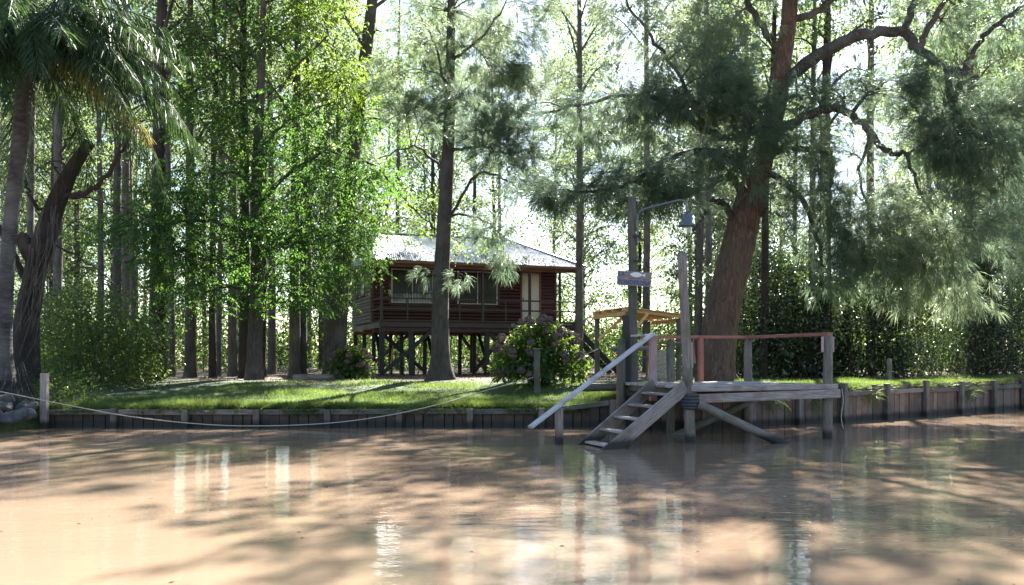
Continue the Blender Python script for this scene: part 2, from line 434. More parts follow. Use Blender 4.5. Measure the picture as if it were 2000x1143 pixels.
class Tubes:
    def __init__(self):
        self.V, self.Q, self.n = [], [], 0

    def add(self, pts, rad, sides=8, rough=0.0, flare=0.0):
        pts = np.asarray(pts, float)
        n_ = len(pts)
        rad = np.interp(np.linspace(0, 1, n_), np.linspace(0, 1, len(rad)), rad)
        T = np.gradient(pts, axis=0)
        T /= np.linalg.norm(T, axis=1)[:, None] + 1e-9
        ref = np.array([0.0, 1.0, 0.0]) if abs(T[:, 1]).mean() < 0.8 else np.array([1.0, 0, 0])
        X = np.cross(ref, T); X /= np.linalg.norm(X, axis=1)[:, None] + 1e-9
        Y = np.cross(T, X)
        th = np.linspace(0, 2 * np.pi, sides, endpoint=False)
        r = rad[:, None] * np.ones(sides)[None]
        if rough:
            ph = rng.uniform(0, 6.28, 4)
            s = np.cumsum(np.r_[0, np.linalg.norm(np.diff(pts, axis=0), axis=1)])[:, None]
            r = r * (1 + rough * (np.sin(3 * th + ph[0] + s * .5) * .5 + np.sin(5 * th + ph[1] - s * .8) * .4 + np.sin(2 * th + s * 1.7 + ph[2]) * .35))
            r = r * (1 + rough * rng.normal(0, .25, r.shape))
        if flare:
            h = (pts[:, 2] - pts[0, 2])[:, None]
            ph = rng.uniform(0, 6.28, 2)
            r = r * (1 + flare * np.exp(-h / 0.35) * (0.8 + 0.55 * np.sin(4 * th + ph[0]) + 0.3 * np.sin(7 * th + ph[1])))
        V = pts[:, None, :] + r[..., None] * (np.cos(th)[None, :, None] * X[:, None, :] + np.sin(th)[None, :, None] * Y[:, None, :])
        self.V.append(V.reshape(-1, 3))
        i = np.arange(n_ - 1)[:, None] * sides
        j = np.arange(sides)[None]
        j2 = (j + 1) % sides
        q = np.stack([i + j, i + j2, i + sides + j2, i + sides + j], -1).reshape(-1, 4) + self.n
        self.Q.append(q)
        self.n += n_ * sides
        # end cap as a tip vertex
        self.V.append(pts[-1:] + T[-1:] * rad[-1] * 0.3)
        last = self.n - sides
        tri = np.stack([last + np.arange(sides), last + (np.arange(sides) + 1) % sides, np.full(sides, self.n), np.full(sides, self.n)], -1)
        self.capt = getattr(self, 'capt', []) + [tri[:, :3]]
        self.n += 1

    def mesh(self, name, mat):
        return np_mesh(name, np.vstack(self.V), [np.vstack(self.Q), np.vstack(self.capt)], mat, True)


def log_obj(name, p0, p1, r0, r1, mat, parent, sides=12, rough=0.04, n=7):
    """round timber built along its own X axis"""
    p0, p1 = Vector(p0), Vector(p1)
    x = (p1 - p0); l = x.length; x.normalize()
    tb = Tubes()
    pts = np.zeros((n, 3)); pts[:, 0] = np.linspace(-l / 2, l / 2, n)
    pts[:, 1:] += rng.normal(0, r0 * 0.05, (n, 2))
    tb.add(pts, [r0, (r0 + r1) / 2, r1], sides, rough)
    R = x.to_track_quat('X', 'Z').to_matrix().to_4x4()
    return obj(name, tb.mesh(name, mat), parent, Matrix.Translation((p0 + p1) / 2) @ R)


def unit(a):
    return a / (np.linalg.norm(a, axis=-1, keepdims=True) + 1e-9)


class Leaves:
    """many small leaf faces collected into one mesh"""
    def __init__(self):
        self.V, self.Q, self.T, self.n = [], [], [], 0

    def diamonds(self, c, ax, nrm, ln, wd):
        """c base of leaf, ax unit axis, nrm approximate normal"""
        side = unit(np.cross(nrm, ax))
        up = np.cross(ax, side)
        ln = np.broadcast_to(np.asarray(ln), (len(c),))[:, None]; wd = np.broadcast_to(np.asarray(wd), (len(c),))[:, None]
        b0 = c; tip = c + ax * ln - up * ln * 0.12
        l_ = c + ax * ln * .45 + side * wd / 2 + up * wd * .12
        r_ = c + ax * ln * .45 - side * wd / 2 + up * wd * .12
        V = np.stack([b0, l_, tip, r_], 1).reshape(-1, 3)
        q = np.arange(len(c) * 4).reshape(-1, 4) + self.n
        self.V.append(V); self.Q.append(q); self.n += len(V)

    def strands(self, c, ax, ln, wd):
        side = unit(np.cross(ax, rng.normal(0, 1, c.shape)))
        ln = np.asarray(ln)[:, None]
        mid = c + ax * ln * .55
        tip = c + ax * ln + np.array([0, 0, -1.0]) * ln * 0.18
        V = np.stack([c, mid + side * wd / 2, tip, mid - side * wd / 2], 1).reshape(-1, 3)
        q = np.arange(len(c) * 4).reshape(-1, 4) + self.n
        self.V.append(V); self.Q.append(q); self.n += len(V)

    def blades(self, c, ax, ln, wd):
        side = unit(np.cross(ax, rng.normal(0, 1, c.shape)))
        V = np.stack([c + side * wd[:, None] / 2, c - side * wd[:, None] / 2, c + ax * ln[:, None]], 1).reshape(-1, 3)
        q = np.arange(len(c) * 3).reshape(-1, 3) + self.n
        self.V.append(V); self.T.append(q); self.n += len(V)

    def mesh(self, name, mat):
        f = []
        if self.Q: f.append(np.vstack(self.Q))
        if self.T: f.append(np.vstack(self.T))
        return np_mesh(name, np.vstack(self.V), f, mat)


def sphere_dirs(n):
    return unit(rng.normal(0, 1, (n, 3)))


def leafy(lv, centers, sig, per, ln, wd, droop=0.35, flat=0.8):
    """broad leaves scattered in soft clumps round the given centres"""
    c = np.repeat(centers, per, 0)
    s = np.repeat(np.broadcast_to(np.asarray(sig, float), (len(centers),)), per)[:, None]
    p = c + rng.normal(0, 1, c.shape) * s * np.array([1, 1, flat])
    ax = unit(unit(p - c) * .8 + rng.normal(0, .6, p.shape) + np.array([0, 0, -droop]))
    nr = unit(rng.normal(0, .7, p.shape) + np.array([0, 0, 1.0]))
    k = rng.uniform(.45, 1.45, len(p))
    lv.diamonds(p, ax, nr, ln * k, wd * k)


def pinnate(lv, centers, sig, per, rl=0.34, leaflets=9, ll=0.13, lw=0.04):
    """compound leaves: a drooping midrib with paired leaflets"""
    c = np.repeat(centers, per, 0)
    s = np.repeat(np.broadcast_to(np.asarray(sig, float), (len(centers),)), per)[:, None]
    p = c + rng.normal(0, 1, c.shape) * s * np.array([1.25, 1.25, .42])
    ax = unit(unit(p - c) * np.array([1, 1, .4]) + rng.normal(0, .45, p.shape) + np.array([0, 0, -.15]))
    side = unit(np.cross(ax, np.array([0, 0, 1.0]) + rng.normal(0, .25, p.shape)))
    kk_ = rng.uniform(.55, 1.3, len(p))
    for i in range(leaflets):
        f = (i // 2 + 1) / ((leaflets + 1) / 2)
        q = p + ax * rl * f + np.array([0, 0, -1.0]) * rl * f * f * .35
        sg = 1 if i % 2 else -1
        a = unit(ax * (.55 if i < leaflets - 1 else 2.0) + side * sg * (0.9 if i < leaflets - 1 else 0.0) + np.array([0, 0, -.5]) + rng.normal(0, .15, p.shape))
        nr = unit(np.cross(side, ax) + rng.normal(0, .35, p.shape))
        k = kk_ * rng.uniform(.8, 1.15, len(p))
        lv.diamonds(q, a, nr, ll * k, lw * k)


def needles(lv, centers, outward, sig, per, strands=20, ln=0.34, wd=0.011):
    """casuarina sprays: fans of thread-like branchlets that hang from the twig ends"""
    c = np.repeat(centers, per, 0)
    o = np.repeat(outward, per, 0)
    s = np.repeat(np.broadcast_to(np.asarray(sig, float), (len(centers),)), per)[:, None]
    p = c + rng.normal(0, 1, c.shape) * s * np.array([1, 1, .75])
    axis = unit(o * .7 + unit(p - c) * .6 + np.array([0, 0, -.25]) + rng.normal(0, .3, p.shape))
    pp = np.repeat(p, strands, 0)
    aa = unit(np.repeat(axis, strands, 0) + rng.normal(0, .36, (len(pp), 3)))
    pp = pp + np.repeat(axis, strands, 0) * rng.uniform(0, .12, (len(pp), 1))
    lv.strands(pp, aa, ln * rng.uniform(.6, 1.25, len(pp)), wd)


# ------------------------------------------------------------------ the bank and the river
BX = np.array([-400, -60, -16, -11.4, -10.9, 2.3, 5.5, 8.13, 15.7, 24, 60, 400.0])
BY = np.array([25, 19, 19.3, 19.9, 20.5, 20.5, 20.75, 22.15, 27.55, 33.6, 60, 300.0])


def yb(x):
    return np.interp(x, BX, BY)


def edge_z(x):
    return np.interp(x, [-20, -11, 1.6, 3.0, 30], [0.38, 0.43, 0.45, 0.86, 0.88])


def gz(x, y):
    x = np.asarray(x, float); y = np.asarray(y, float)
    e = edge_z(x)
    t_ = np.clip((y - yb(x)) / 8.5, 0, 1)
    s = t_ * t_ * (3 - 2 * t_) * .5 + t_ * .5
    n_ = 0.022 * np.sin(x * 1.3 + y * .7) + 0.018 * np.sin(x * 2.7 - y * 1.9 + 1) + 0.02 * np.sin(y * .45 + x * .3)
    return e + (0.84 - e) * s + n_ * np.clip((y - yb(x)) / 1.5, 0, 1)


xs = np.unique(np.r_[-400, -200, -100, -60, -40, np.linspace(-30, 32, 190), 45, 60, 100, 200, 400])
ts = np.r_[-1.3, -.55, -.02, 0, .15, .4, .8, 1.2, 1.7, 2.3, 3, 3.7, 4.5, 5.3, 6.2, 7.2, 8.5, 10, 12, 14, 17, 20, 25, 32, 40, 60, 100, 200, 500]
G = np.zeros((len(ts), len(xs), 3))
for i, tt in enumerate(ts):
    y = yb(xs) + tt
    nat = xs < -11.0
    if tt < 0:
        z = np.where(nat, np.interp(tt, [-1.3, -.55, -.02], [-.5, 0.12, .36]), np.interp(tt, [-1.3, -.55, -.02], [-.6, -.6, -.6]))
        y = np.where(nat, y, yb(xs) + tt * 0.05 - .001)
    else:
        z = gz(xs, y)
    G[i, :, 0] = xs; G[i, :, 1] = y; G[i, :, 2] = z
nx = len(xs)
i = np.arange(len(ts) - 1)[:, None] * nx; j = np.arange(nx - 1)[None]
q = np.stack([i + j, i + j + 1, i + nx + j + 1, i + nx + j], -1).reshape(-1, 4)
g_o = obj('ground', np_mesh('ground', G.reshape(-1, 3), [q], M['soil'], True))
tag(g_o, 'grassy river bank with bare soil under the trees', None, kind='structure')

wx = np.array([-400, 400.0]); 
w_o = obj('water', np_mesh('water', [(-400, -300, 0), (400, -300, 0), (400, 320, 0), (-400, 320, 0)], [[(0, 1, 2, 3)]], M['water']))
tag(w_o, 'muddy brown river with dappled shade and reflections', None, kind='structure')

# grass
def lawn_points(n_, x0, x1, tmax, pw):
    x = rng.uniform(x0, x1, n_)
    t_ = tmax * rng.random(n_) ** pw
    y = yb(x) + t_ + .01
    return x, y, t_


lv = Leaves()
for n_, x0, x1, tm, pw in ((105000, -11.2, 3.2, 9.0, 1.25), (60000, 2.0, 24.0, 6.5, 1.2), (26000, -11.0, 2.4, .22, 1.0), (9000, 7.0, 24.0, .2, 1.0)):
    x, y, t_ = lawn_points(n_, x0, x1, tm, pw)
    patch = np.sin(x * .9 + y * 1.3) + np.sin(x * 2.1 - y * .8 + 2) + np.sin(x * .37 + 1.7 * y)
    keep = rng.random(n_) < np.clip(1.35 - t_ / 6.5 + patch * .17, .05, 1)
    keep &= ~((x < -8.5) & (t_ > (x + 11.5) * 1.6))
    x, y, t_, patch = x[keep], y[keep], t_[keep], patch[keep]
    c = np.stack([x, y, gz(x, y) - .01], 1)
    ax = unit(rng.normal(0, .45, c.shape) * np.array([1, 1, .2]) + np.array([0, 0, 1]) + np.where(t_ < .15, 1, 0)[:, None] * np.array([0, -1.0, -.55]) * rng.random((len(c), 1)) * 1.6)
    ln = rng.uniform(.05, .11, len(c)) * (1 + .25 * patch.clip(-1, 2)) * np.where(t_ < .22, 1.9, 1)
    lv.blades(c, ax, ln, rng.uniform(.010, .02, len(c)))
for n_, x0, x1 in ((16000, -10.8, 2.3), (7000, 6.5, 24.0)):      # blades trailing over the timber edge
    x = rng.uniform(x0, x1, n_)
    x = x[(np.sin(x * 2.3) + np.sin(x * 5.1 + 1) + np.sin(x * 11 + 2) * .7 + rng.normal(0, .7, n_)) > .1]
    n_ = len(x)
    slope = (yb(x + .05) - yb(x - .05)) / .1
    off = rng.uniform(-.16, .06, n_)
    c = np.stack([x, yb(x) + off * np.sqrt(1 + slope ** 2), edge_z(x) - .01 + np.clip(off, -.03, 0)], 1)
    ax = unit(rng.normal(0, .5, c.shape) + np.stack([slope * .5, np.full(n_, -.7), rng.uniform(-1.0, .7, n_)], 1))
    lv.blades(c, ax, rng.uniform(.07, .22, n_), rng.uniform(.010, .02, n_))
tag(obj('grass', lv.mesh('grass', M['grass'])), 'short green grass on the lawn above the bulkhead', 'grass', kind='stuff')

lv = Leaves()
n_ = 15000
x = rng.uniform(-13, 20, n_); y = rng.uniform(24, 44, n_)
keep = (y > yb(x) + 3.2) & (rng.random(n_) < np.clip((y - 24) / 7, .12, 1))
x, y = x[keep], y[keep]
c = np.stack([x, y, gz(x, y) + .012], 1)
lv.diamonds(c, unit(rng.normal(0, 1, c.shape) * np.array([1, 1, .15])), unit(rng.normal(0, .35, c.shape) + np.array([0, 0, 1])), rng.uniform(.05, .13, len(c)), rng.uniform(.03, .06, len(c)))
tag(obj('leaf_litter', lv.mesh('leaf_litter', M['litter'])), 'dry fallen leaves scattered under the trees', 'leaf litter', kind='stuff')


# ------------------------------------------------------------------ timber bulkheads
def bulkhead(label, pts, zt, plank_m, waler_z, post_s, post_up, cap):
    root = thing('bulkhead', (pts[0][0], pts[0][1], 0), label, 'retaining wall')
    P_ = [Vector((a, b_, 0)) for a, b_ in pts]
    acc = 0.0
    for k in range(len(P_) - 1):
        a, b_ = P_[k], P_[k + 1]
        d_ = (b_ - a); l = d_.length; d_.normalize()
        nrm = Vector((d_.y, -d_.x, 0))
        s = 0.0
        while s < l - .05:
            w = random.uniform(.19, .27)
            w = min(w, l - s)
            c = a + d_ * (s + w / 2) + nrm * (.05 + random.uniform(-.012, .012))
            top = zt(c.x) + random.uniform(-.02, .03)
            beam('plank', (c.x, c.y, -.6), (c.x + random.uniform(-.012, .012), c.y, top), w - .012, .045, plank_m, root, up=nrm)
            s += w
        # walers and posts
        npost = max(1, round(l / post_s))
        for i_ in range(npost + (1 if k == len(P_) - 2 else 0)):
            c = a + d_ * (l * i_ / npost) + nrm * .175
            h = zt(c.x) + post_up + random.uniform(-.03, .05)
            beam('post', (c.x, c.y, -.7), (c.x + random.uniform(-.015, .015), c.y, h), .14, .13, M['waler'], root, up=nrm, c=.012)
        for i_ in range(npost):
            e0 = a + d_ * (l * i_ / npost + .075) + nrm * .115
            e1 = a + d_ * (l * (i_ + 1) / npost - .075) + nrm * .115
            z0 = zt(e0.x) + waler_z + random.uniform(-.015, .015)
            z1 = zt(e1.x) + waler_z + random.uniform(-.015, .015)
            beam('waler', (e0.x, e0.y, z0), (e1.x, e1.y, z1), .075, .12, M['waler'], root)
    return root


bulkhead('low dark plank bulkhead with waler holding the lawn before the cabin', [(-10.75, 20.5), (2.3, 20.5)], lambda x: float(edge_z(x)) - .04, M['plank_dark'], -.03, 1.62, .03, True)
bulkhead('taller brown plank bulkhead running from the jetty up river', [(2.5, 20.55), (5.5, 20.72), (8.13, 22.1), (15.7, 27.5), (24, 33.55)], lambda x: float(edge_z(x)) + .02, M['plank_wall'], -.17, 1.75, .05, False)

# ------------------------------------------------------------------ jetty
e = Vector((.960, .280, 0)); g = Vector((-.280, .960, 0))
F1 = Vector((3.37, 16.8, 0)); F2 = F1 + e * 3.03
B1 = F1 + g * 2.95; B2 = F2 + g * 2.95
Z = Vector((0, 0, 1))
DZ, RZ = 1.07, 2.08
jet = thing('jetty', F1, 'weathered timber river jetty with red handrail and steps into the water', 'jetty')
nb = 12
for k in range(nb):
    o0 = F1 + g * (.12 + k * .245) - e * random.uniform(.10, .16)
    o1 = o0 + e * random.uniform(3.28, 3.36)
    beam('deck_board', o0 + Z * (DZ - .025 + random.uniform(-.006, .004)), o1 + Z * (DZ - .025 + random.uniform(-.006, .006)), .23, .05, M['deck_grey'], jet)
beam('edge_board', F1 - g * .07 - e * .02 + Z * (DZ - .045), F2 - g * .07 + e * .17 + Z * (DZ - .035), .07, .115, M['weathered'], jet, c=.015)
for k in range(5):
    s = .08 + k * .70
    beam('joist', F1 + e * s - g * .02 + Z * (DZ - .125), F1 + e * s + g * 3.0 + Z * (DZ - .125), .10, .13, M['mossy_log'], jet)
beam('front_beam', F1 + e * .1 - g * .14 + Z * .84, F2 + e * .17 - g * .14 + Z * .90, .08, .17, M['weathered'], jet, c=.015)
beam('back_beam', B1 + Z * .86, B2 + e * .15 + Z * .86, .10, .17, M['mossy_log'], jet)
tp = Vector((3.22, 16.8, 3.60))
log_obj('post', Vector((3.43, 16.82, -.9)), tp, .105, .085, M['log'], jet, rough=.05, n=12)
log_obj('post', F2 + Z * -.9, F2 + Z * (RZ - .03), .10, .09, M['log'], jet)
log_obj('post', B2 + Z * -.9, B2 + Z * (RZ - .03), .105, .09, M['log'], jet)
log_obj('post', B1 + Vector((-.13, -.1, -.9)), B1 + Vector((-.13, -.1, RZ - .06)), .10, .085, M['mossy_log'], jet)
log_obj('post', B1 + e * 1.06 + Z * -.6, B1 + e * 1.06 + Z * 1.98, .10, .09, M['mossy_log'], jet)
S = Vector((2.92, 18.36, 0))
beam('rail_post', S + Z * (DZ - .35), S + Z * (RZ - .02), .15, .09, M['pink_paint'], jet, up=g)
op = B1 + e * 1.78 - g * .06
beam('rail_post', op + Z * (DZ - .3), op + Z * (RZ - .02), .11, .10, M['red_paint'], jet, up=g)
# rails
beam('rail', F2 - g * .08 + Z * RZ, B2 + g * .06 + Z * RZ, .13, .07, M['red_paint'], jet)
beam('rail', B2 + e * .02 + Z * (RZ + .002), B1 + e * .3 + Z * (RZ - .01), .12, .07, M['red_paint'], jet)
beam('rail', S - g * .05 + Z * (RZ + .003), B1 + e * .1 - g * .15 + Z * (RZ + .01), .15, .045, M['painted_grey'], jet)
beam('rail', B1 + e * 1.0 - g * 1.1 + Z * 1.93, B1 + e * .7 + g * .1 + Z * 1.93, .09, .04, M['red_paint'], jet)
# cleats left from the missing front rail
for c_, dx in ((F2, -.13), (F2, .11)):
    beam('cleat', c_ + e * dx - g * .02 + Z * 1.72, c_ + e * dx - g * .02 + Z * 2.03, .05, .035, M['pink_paint'], jet, up=g)
pt = Vector((3.29, 16.8, 0))
beam('cleat', pt + e * .115 - g * .02 + Z * 1.42, pt + e * .10 - g * .02 + Z * 1.90, .06, .035, M['pink_paint'], jet, up=g)
beam('cleat', pt + e * .20 + g * .03 + Z * 1.50, pt + e * .15 + g * .03 + Z * 1.90, .06, .035, M['red_paint'], jet, up=g)
# braces
log_obj('brace', Vector((3.50, 16.70, .74)), Vector((5.35, 16.72, -.12)), .085, .08, M['log'], jet)
log_obj('brace', Vector((3.25, 18.5, -.1)), Vector((5.35, 19.4, .72)), .08, .08, M['mossy_log'], jet)
# steps
st0n, st1n = Vector((3.27, 16.74, 1.06)), Vector((1.60, 15.52, -.12))
st0f, st1f = Vector((2.86, 17.86, 1.06)), Vector((1.24, 16.42, -.12))
beam('stringer', st0n, st1n, .055, .27, M['weathered'], jet, c=.012)
beam('stringer', st0f, st1f, .055, .27, M['weathered'], jet, c=.012)
sdir = (st1n - st0n)
hdir = Vector((sdir.x, sdir.y, 0)).normalized()
for k in range(5):
    f = .14 + k * .185
    a = st0n.lerp(st1n, f) + Z * .02; b_ = st0f.lerp(st1f, f) + Z * .02
    beam('tread', a.lerp(b_, .03), a.lerp(b_, .97), .24, .04, M['deck_grey'], jet)
hp = Vector((.876, 16.5, 0))
hr0, hr1 = S + Vector((-.02, -.05, RZ + .02)), Vector((.33, 15.98, .36))
beam('handrail', hr0, hr1, .13, .05, M['painted_grey'], jet)
beam('handrail_post', hp + Z * -.9, hp + Z * .67, .13, .12, M['weathered'], jet, up=g)
# log sill and red pipe where the jetty meets the bank
log_obj('sill_log', Vector((1.55, 20.28, .93)), Vector((2.95, 20.2, .95)), .10, .09, M['mossy_log'], jet)
log_obj('red_post', Vector((2.40, 20.0, -.4)), Vector((2.40, 20.0, 1.74)), .045, .045, M['red_paint'], jet)
log_obj('rail_log', Vector((2.25, 20.0, 1.80)), Vector((3.35, 20.15, 1.84)), .055, .05, M['log'], jet)
# plank walkway from the deck back to the lawn
for k in range(4):
    o0 = B1 + g * (.10 + k * .25) + e * .05
    beam('walkway_board', o0 + Z * (DZ - .06), o0 + e * 2.9 + Z * (DZ - .06), .23, .045, M['deck_grey'], jet)

tb = Tubes()
fen = thing('rubber_fender', (3.40, 16.8, .64), 'black ribbed rubber fender wrapped round the tall jetty post', 'fender')
for k, rr_ in enumerate((.135, .158, .165, .16, .14)):
    a = np.linspace(0, 2 * np.pi, 25)
    tb = Tubes()
    tb.add(np.stack([3.385 + rr_ * np.cos(a), 16.8 + rr_ * np.sin(a), np.full(25, .67 + k * .058)], 1), [.034], 8, .03)
    obj('rubber_ring', tb.mesh('rubber_ring', M['rubber']), fen)

# thin cord hanging from the outer corner of the jetty
tb = Tubes()
cp = F2 + e * .2 - g * .18
tb.add(catmull([cp + Z * 1.0, cp + Vector((.02, -.02, .75)), cp + Vector((-.02, -.02, .45)), cp + Vector((.03, 0, .2))], 4), [.008], 5)
tag(obj('cord', tb.mesh('cord', M['rope'])), 'thin cord dangling from the outer corner of the jetty', 'cord')

# ------------------------------------------------------------------ lamp pole, sign
PB = Vector((2.70, 19.72, 0))
lamp = thing('lamp_pole', PB + Z * .8, 'tall wooden pole with curved grey lamp arm beside the jetty', 'lamp post')
log_obj('pole', PB + Z * .2, PB + Vector((-.03, 0, 5.15)), .115, .09, M['stilt_grey'], lamp, n=14)
beam('splice_post', PB + Vector((-.17, .02, -.3)), PB + Vector((-.16, .02, 2.55)), .15, .15, M['stilt_black'], lamp, up=(0, 1, 0))
tb = Tubes()
LP = [P(1245, 478, 19.65), P(1245, 440, 19.65), P(1247, 418, 19.6), P(1258, 409, 19.5), P(1295, 399, 19.3), P(1325, 392, 19.1), P(1337, 393, 19.0), P(1341, 402, 19.0), P(1342, 418, 19.0)]
tb.add(catmull([tuple(v) for v in LP], 5), [.026], 10)
obj('lamp_arm', tb.mesh('lamp_arm', M['lamp_metal']), lamp)
lc = P(1342, 416, 19.0)


def lathe(prof, sides=24):
    th = np.linspace(0, 2 * np.pi, sides, endpoint=False)
    V = np.array([[r_ * math.cos(a), r_ * math.sin(a), z_] for r_, z_ in prof for a in th])
    i_ = np.arange(len(prof) - 1)[:, None] * sides; j_ = np.arange(sides)[None]; j2 = (j_ + 1) % sides
    return V, np.stack([i_ + j_, i_ + j2, i_ + sides + j2, i_ + sides + j_], -1).reshape(-1, 4)


V, q = lathe([(.0, .02), (.05, .02), (.055, -.02), (.10, -.03), (.115, -.05), (.115, -.21), (.13, -.225), (.19, -.27), (.20, -.285), (.185, -.285), (.10, -.235), (0, -.235)])
head = obj('lamp_head', np_mesh('lamp_head', V, [q], M['lamp_metal'], True), lamp, Matrix.Translation(lc))
V, q = lathe([(.095, -.24), (.10, -.30), (.10, -.42), (.085, -.48), (.04, -.51), (0, -.515)])
obj('lamp_globe', np_mesh('lamp_globe', V, [q], M['lamp_glass'], True), head, Matrix.Translation(lc))
for k in range(2):
    beam('pole_bracket', PB + Vector((-.02, -.11, 3.75 + k * .55)), PB + Vector((.14, -.11, 3.75 + k * .55)), .03, .05, M['iron'], lamp)

sc_ = P(1239, 544.5, 19.45)
tilt = Matrix.Rotation(math.radians(4.0), 4, 'Y')
SM = Matrix.Translation(sc_) @ tilt
sign = thing('name_sign', sc_, 'weathered wooden name board with white fish and blue lettering on the pole', 'sign')
beam('board', (-.375, 0, .078), (.375, 0, .078), .03, .152, M['sign_board'], sign, base=SM)
beam('board', (-.375, 0.002, -.080), (.372, 0.002, -.080), .03, .158, M['sign_board'], sign, base=SM)
for txt, size, x_, z_ in (('LA', .115, -.355, .045), ('PONDEROSA', .128, -.362, -.128)):
    cu = bpy.data.curves.new('lettering', 'FONT')
    cu.body = txt; cu.size = size; cu.extrude = .003; cu.offset = .0035; cu.space_character = 1.04
    tmp = bpy.data.objects.new('lettering_tmp', cu); col.objects.link(tmp)
    bpy.context.view_layer.update()
    me = bpy.data.meshes.new_from_object(tmp.evaluated_get(bpy.context.evaluated_depsgraph_get()))
    col.objects.unlink(tmp); bpy.data.objects.remove(tmp)
    me.materials.clear(); me.materials.append(M['sign_blue'])
    wdt = max(v.co.x for v in me.vertices)
    sx = (.725 / wdt) if txt == 'PONDEROSA' else (.14 / wdt)
    obj('lettering', me, sign, SM @ Matrix.Translation((x_, -.0195, z_)) @ Matrix.Rotation(math.pi / 2, 4, 'X') @ Matrix.Diagonal((sx, 1, 1, 1)))
fish = []
for k in range(25):
    f = k / 24
    fish.append((-.105 + f * .275, .052 * math.sin(math.pi * f) ** .75 * (1 if f < .98 else 0)))
top = [(x_, z_ + .004) for x_, z_ in fish]
poly = top[:-1] + [(.17, .010), (.235, .045), (.225, 0), (.235, -.045), (.17, -.010)] + [(x_, -z_) for x_, z_ in reversed(fish[1:-1])]
V = [(x_, y_, z_ + .085) for y_ in (-.026, -.0155) for x_, z_ in poly]
k = len(poly)
faces = [[tuple(range(k)), tuple(range(2 * k - 1, k - 1, -1))]]
me = bpy.data.meshes.new('fish_shape')
me.from_pydata(V, [], [tuple(range(k)), tuple(range(2 * k - 1, k - 1, -1))] + [(i_, k + i_, k + (i_ + 1) % k, (i_ + 1) % k) for i_ in range(k)])
me.materials.append(M['fish_white'])
obj('fish_shape', me, sign, SM)

# ------------------------------------------------------------------ rope, posts, stones, fallen log
tb = Tubes()
rp = [P(-60, 755, 19.4), P(0, 765, 19.5), P(100, 785, 19.7), P(250, 813, 19.95), P(400, 829, 20.1), P(520, 832, 20.15), P(650, 826, 20.2), P(760, 811, 20.15), P(860, 789, 20.2), P(945, 764, 21.9), P(1040, 738, 25), P(1100, 712, 27.4), P(1170, 681, 29.8)]
tb.add(catmull([tuple(v) for v in rp], 6), [.012], 7)
tag(obj('mooring_rope', tb.mesh('mooring_rope', M['rope'])), 'long pale rope sagging low in front of the bulkhead', 'rope')


def stake(name, p, h, r, label, square=False, mat='log', lean=(0, 0)):
    x, y = p
    z = float(gz(x, y)) if y > yb(x) else -.6
    root = thing(name, (x, y, max(z, 0)), label, 'post')
    if square:
        beam('shaft', (x, y, z - .3), (x + lean[0], y + lean[1], h), r * 2, r * 2, M[mat], root, up=(0, 1, 0), c=.015)
    else:
        log_obj('shaft', (x, y, z - .3), (x + lean[0], y + lean[1], h), r, r * .95, M[mat], root)
    return root


p_ = P(87, 830, 20.28); stake('mooring_post', (p_.x, p_.y), 1.25, .075, 'square grey mooring post at the left end of the low bulkhead', True, 'weathered')
r_ = stake('garden_post', (P(1050, 0, 24.4).x, 24.4), 1.83, .09, 'round grey post standing on the lawn before the large hydrangea', mat='mossy_log', lean=(-.02, 0))
beam('cap', (P(1050, 0, 24.4).x - .13, 24.4, 1.85), (P(1050, 0, 24.4).x + .11, 24.4, 1.85), .11, .03, M['weathered'], r_)
stake('garden_post', (P(1737, 0, 29.5).x, 29.5), 1.56, .085, 'short grey post on the grass before the dark thicket', mat='log')


def boulder(p, sx, sy, sz, rz, label):
    u = np.linspace(0, 2 * np.pi, 18, endpoint=False); v = np.linspace(.12, np.pi - .12, 10)
    ph = rng.uniform(0, 6, 6)
    V = []
    for a in v:
        for b_ in u:
            d_ = np.array([math.sin(a) * math.cos(b_), math.sin(a) * math.sin(b_), math.cos(a)])
            d_ = np.sign(d_) * np.abs(d_) ** .6
            k_ = 1 + .13 * math.sin(3 * b_ + ph[0]) * math.sin(2 * a + ph[1]) + .10 * math.sin(5 * b_ + ph[2] + 2 * a) + rng.normal(0, .02)
            V.append(d_ * k_ * np.array([sx, sy, sz]))
    i_ = np.arange(9)[:, None] * 18; j_ = np.arange(18)[None]; j2 = (j_ + 1) % 18
    q_ = np.stack([i_ + j_, i_ + 18 + j_, i_ + 18 + j2, i_ + j2], -1).reshape(-1, 4)
    caps = [tuple(range(18)), tuple(range(9 * 18 + 17, 9 * 18 - 1, -1))]
    o = obj('boulder', np_mesh('boulder', V, [q_, caps], M['stone']), None, Matrix.Translation(p) @ Matrix.Rotation(rz, 4, 'Z') @ Matrix.Rotation(-.22, 4, 'Y'))
    return tag(o, label, 'rock', 'rocks at the palm foot')


boulder(P(36, 812, 19.4), .33, .24, .13, .2, 'flat grey rock tilted at the waterline beside the mooring post')
boulder(P(-6, 797, 19.5), .28, .22, .13, -.3, 'long grey rock behind the waterline rock, at the picture edge')
boulder(P(8, 782, 19.7), .2, .2, .12, .7, 'small pale rock topmost of the heap under the palm')
boulder(P(52, 795, 19.8), .2, .2, .10, 1.2, 'small dark rock wedged behind the heap by the palm')
boulder(P(-50, 812, 19.2), .5, .3, .22, .4, 'large rock cut off by the edge of the picture')

p_ = P(575, 739, 31.0); p2 = P(655, 741, 30.6)
fl = thing('fallen_log', (p_.x, 31, float(gz(p_.x, 31))), 'weathered grey log lying on the ground beside the small hydrangea', 'log')
log_obj('log_stem', (p_.x, 31.0, float(gz(p_.x, 31)) + .09), (p2.x, 30.7, float(gz(p2.x, 30.7)) + .07), .13, .09, M['log'], fl, rough=.12)

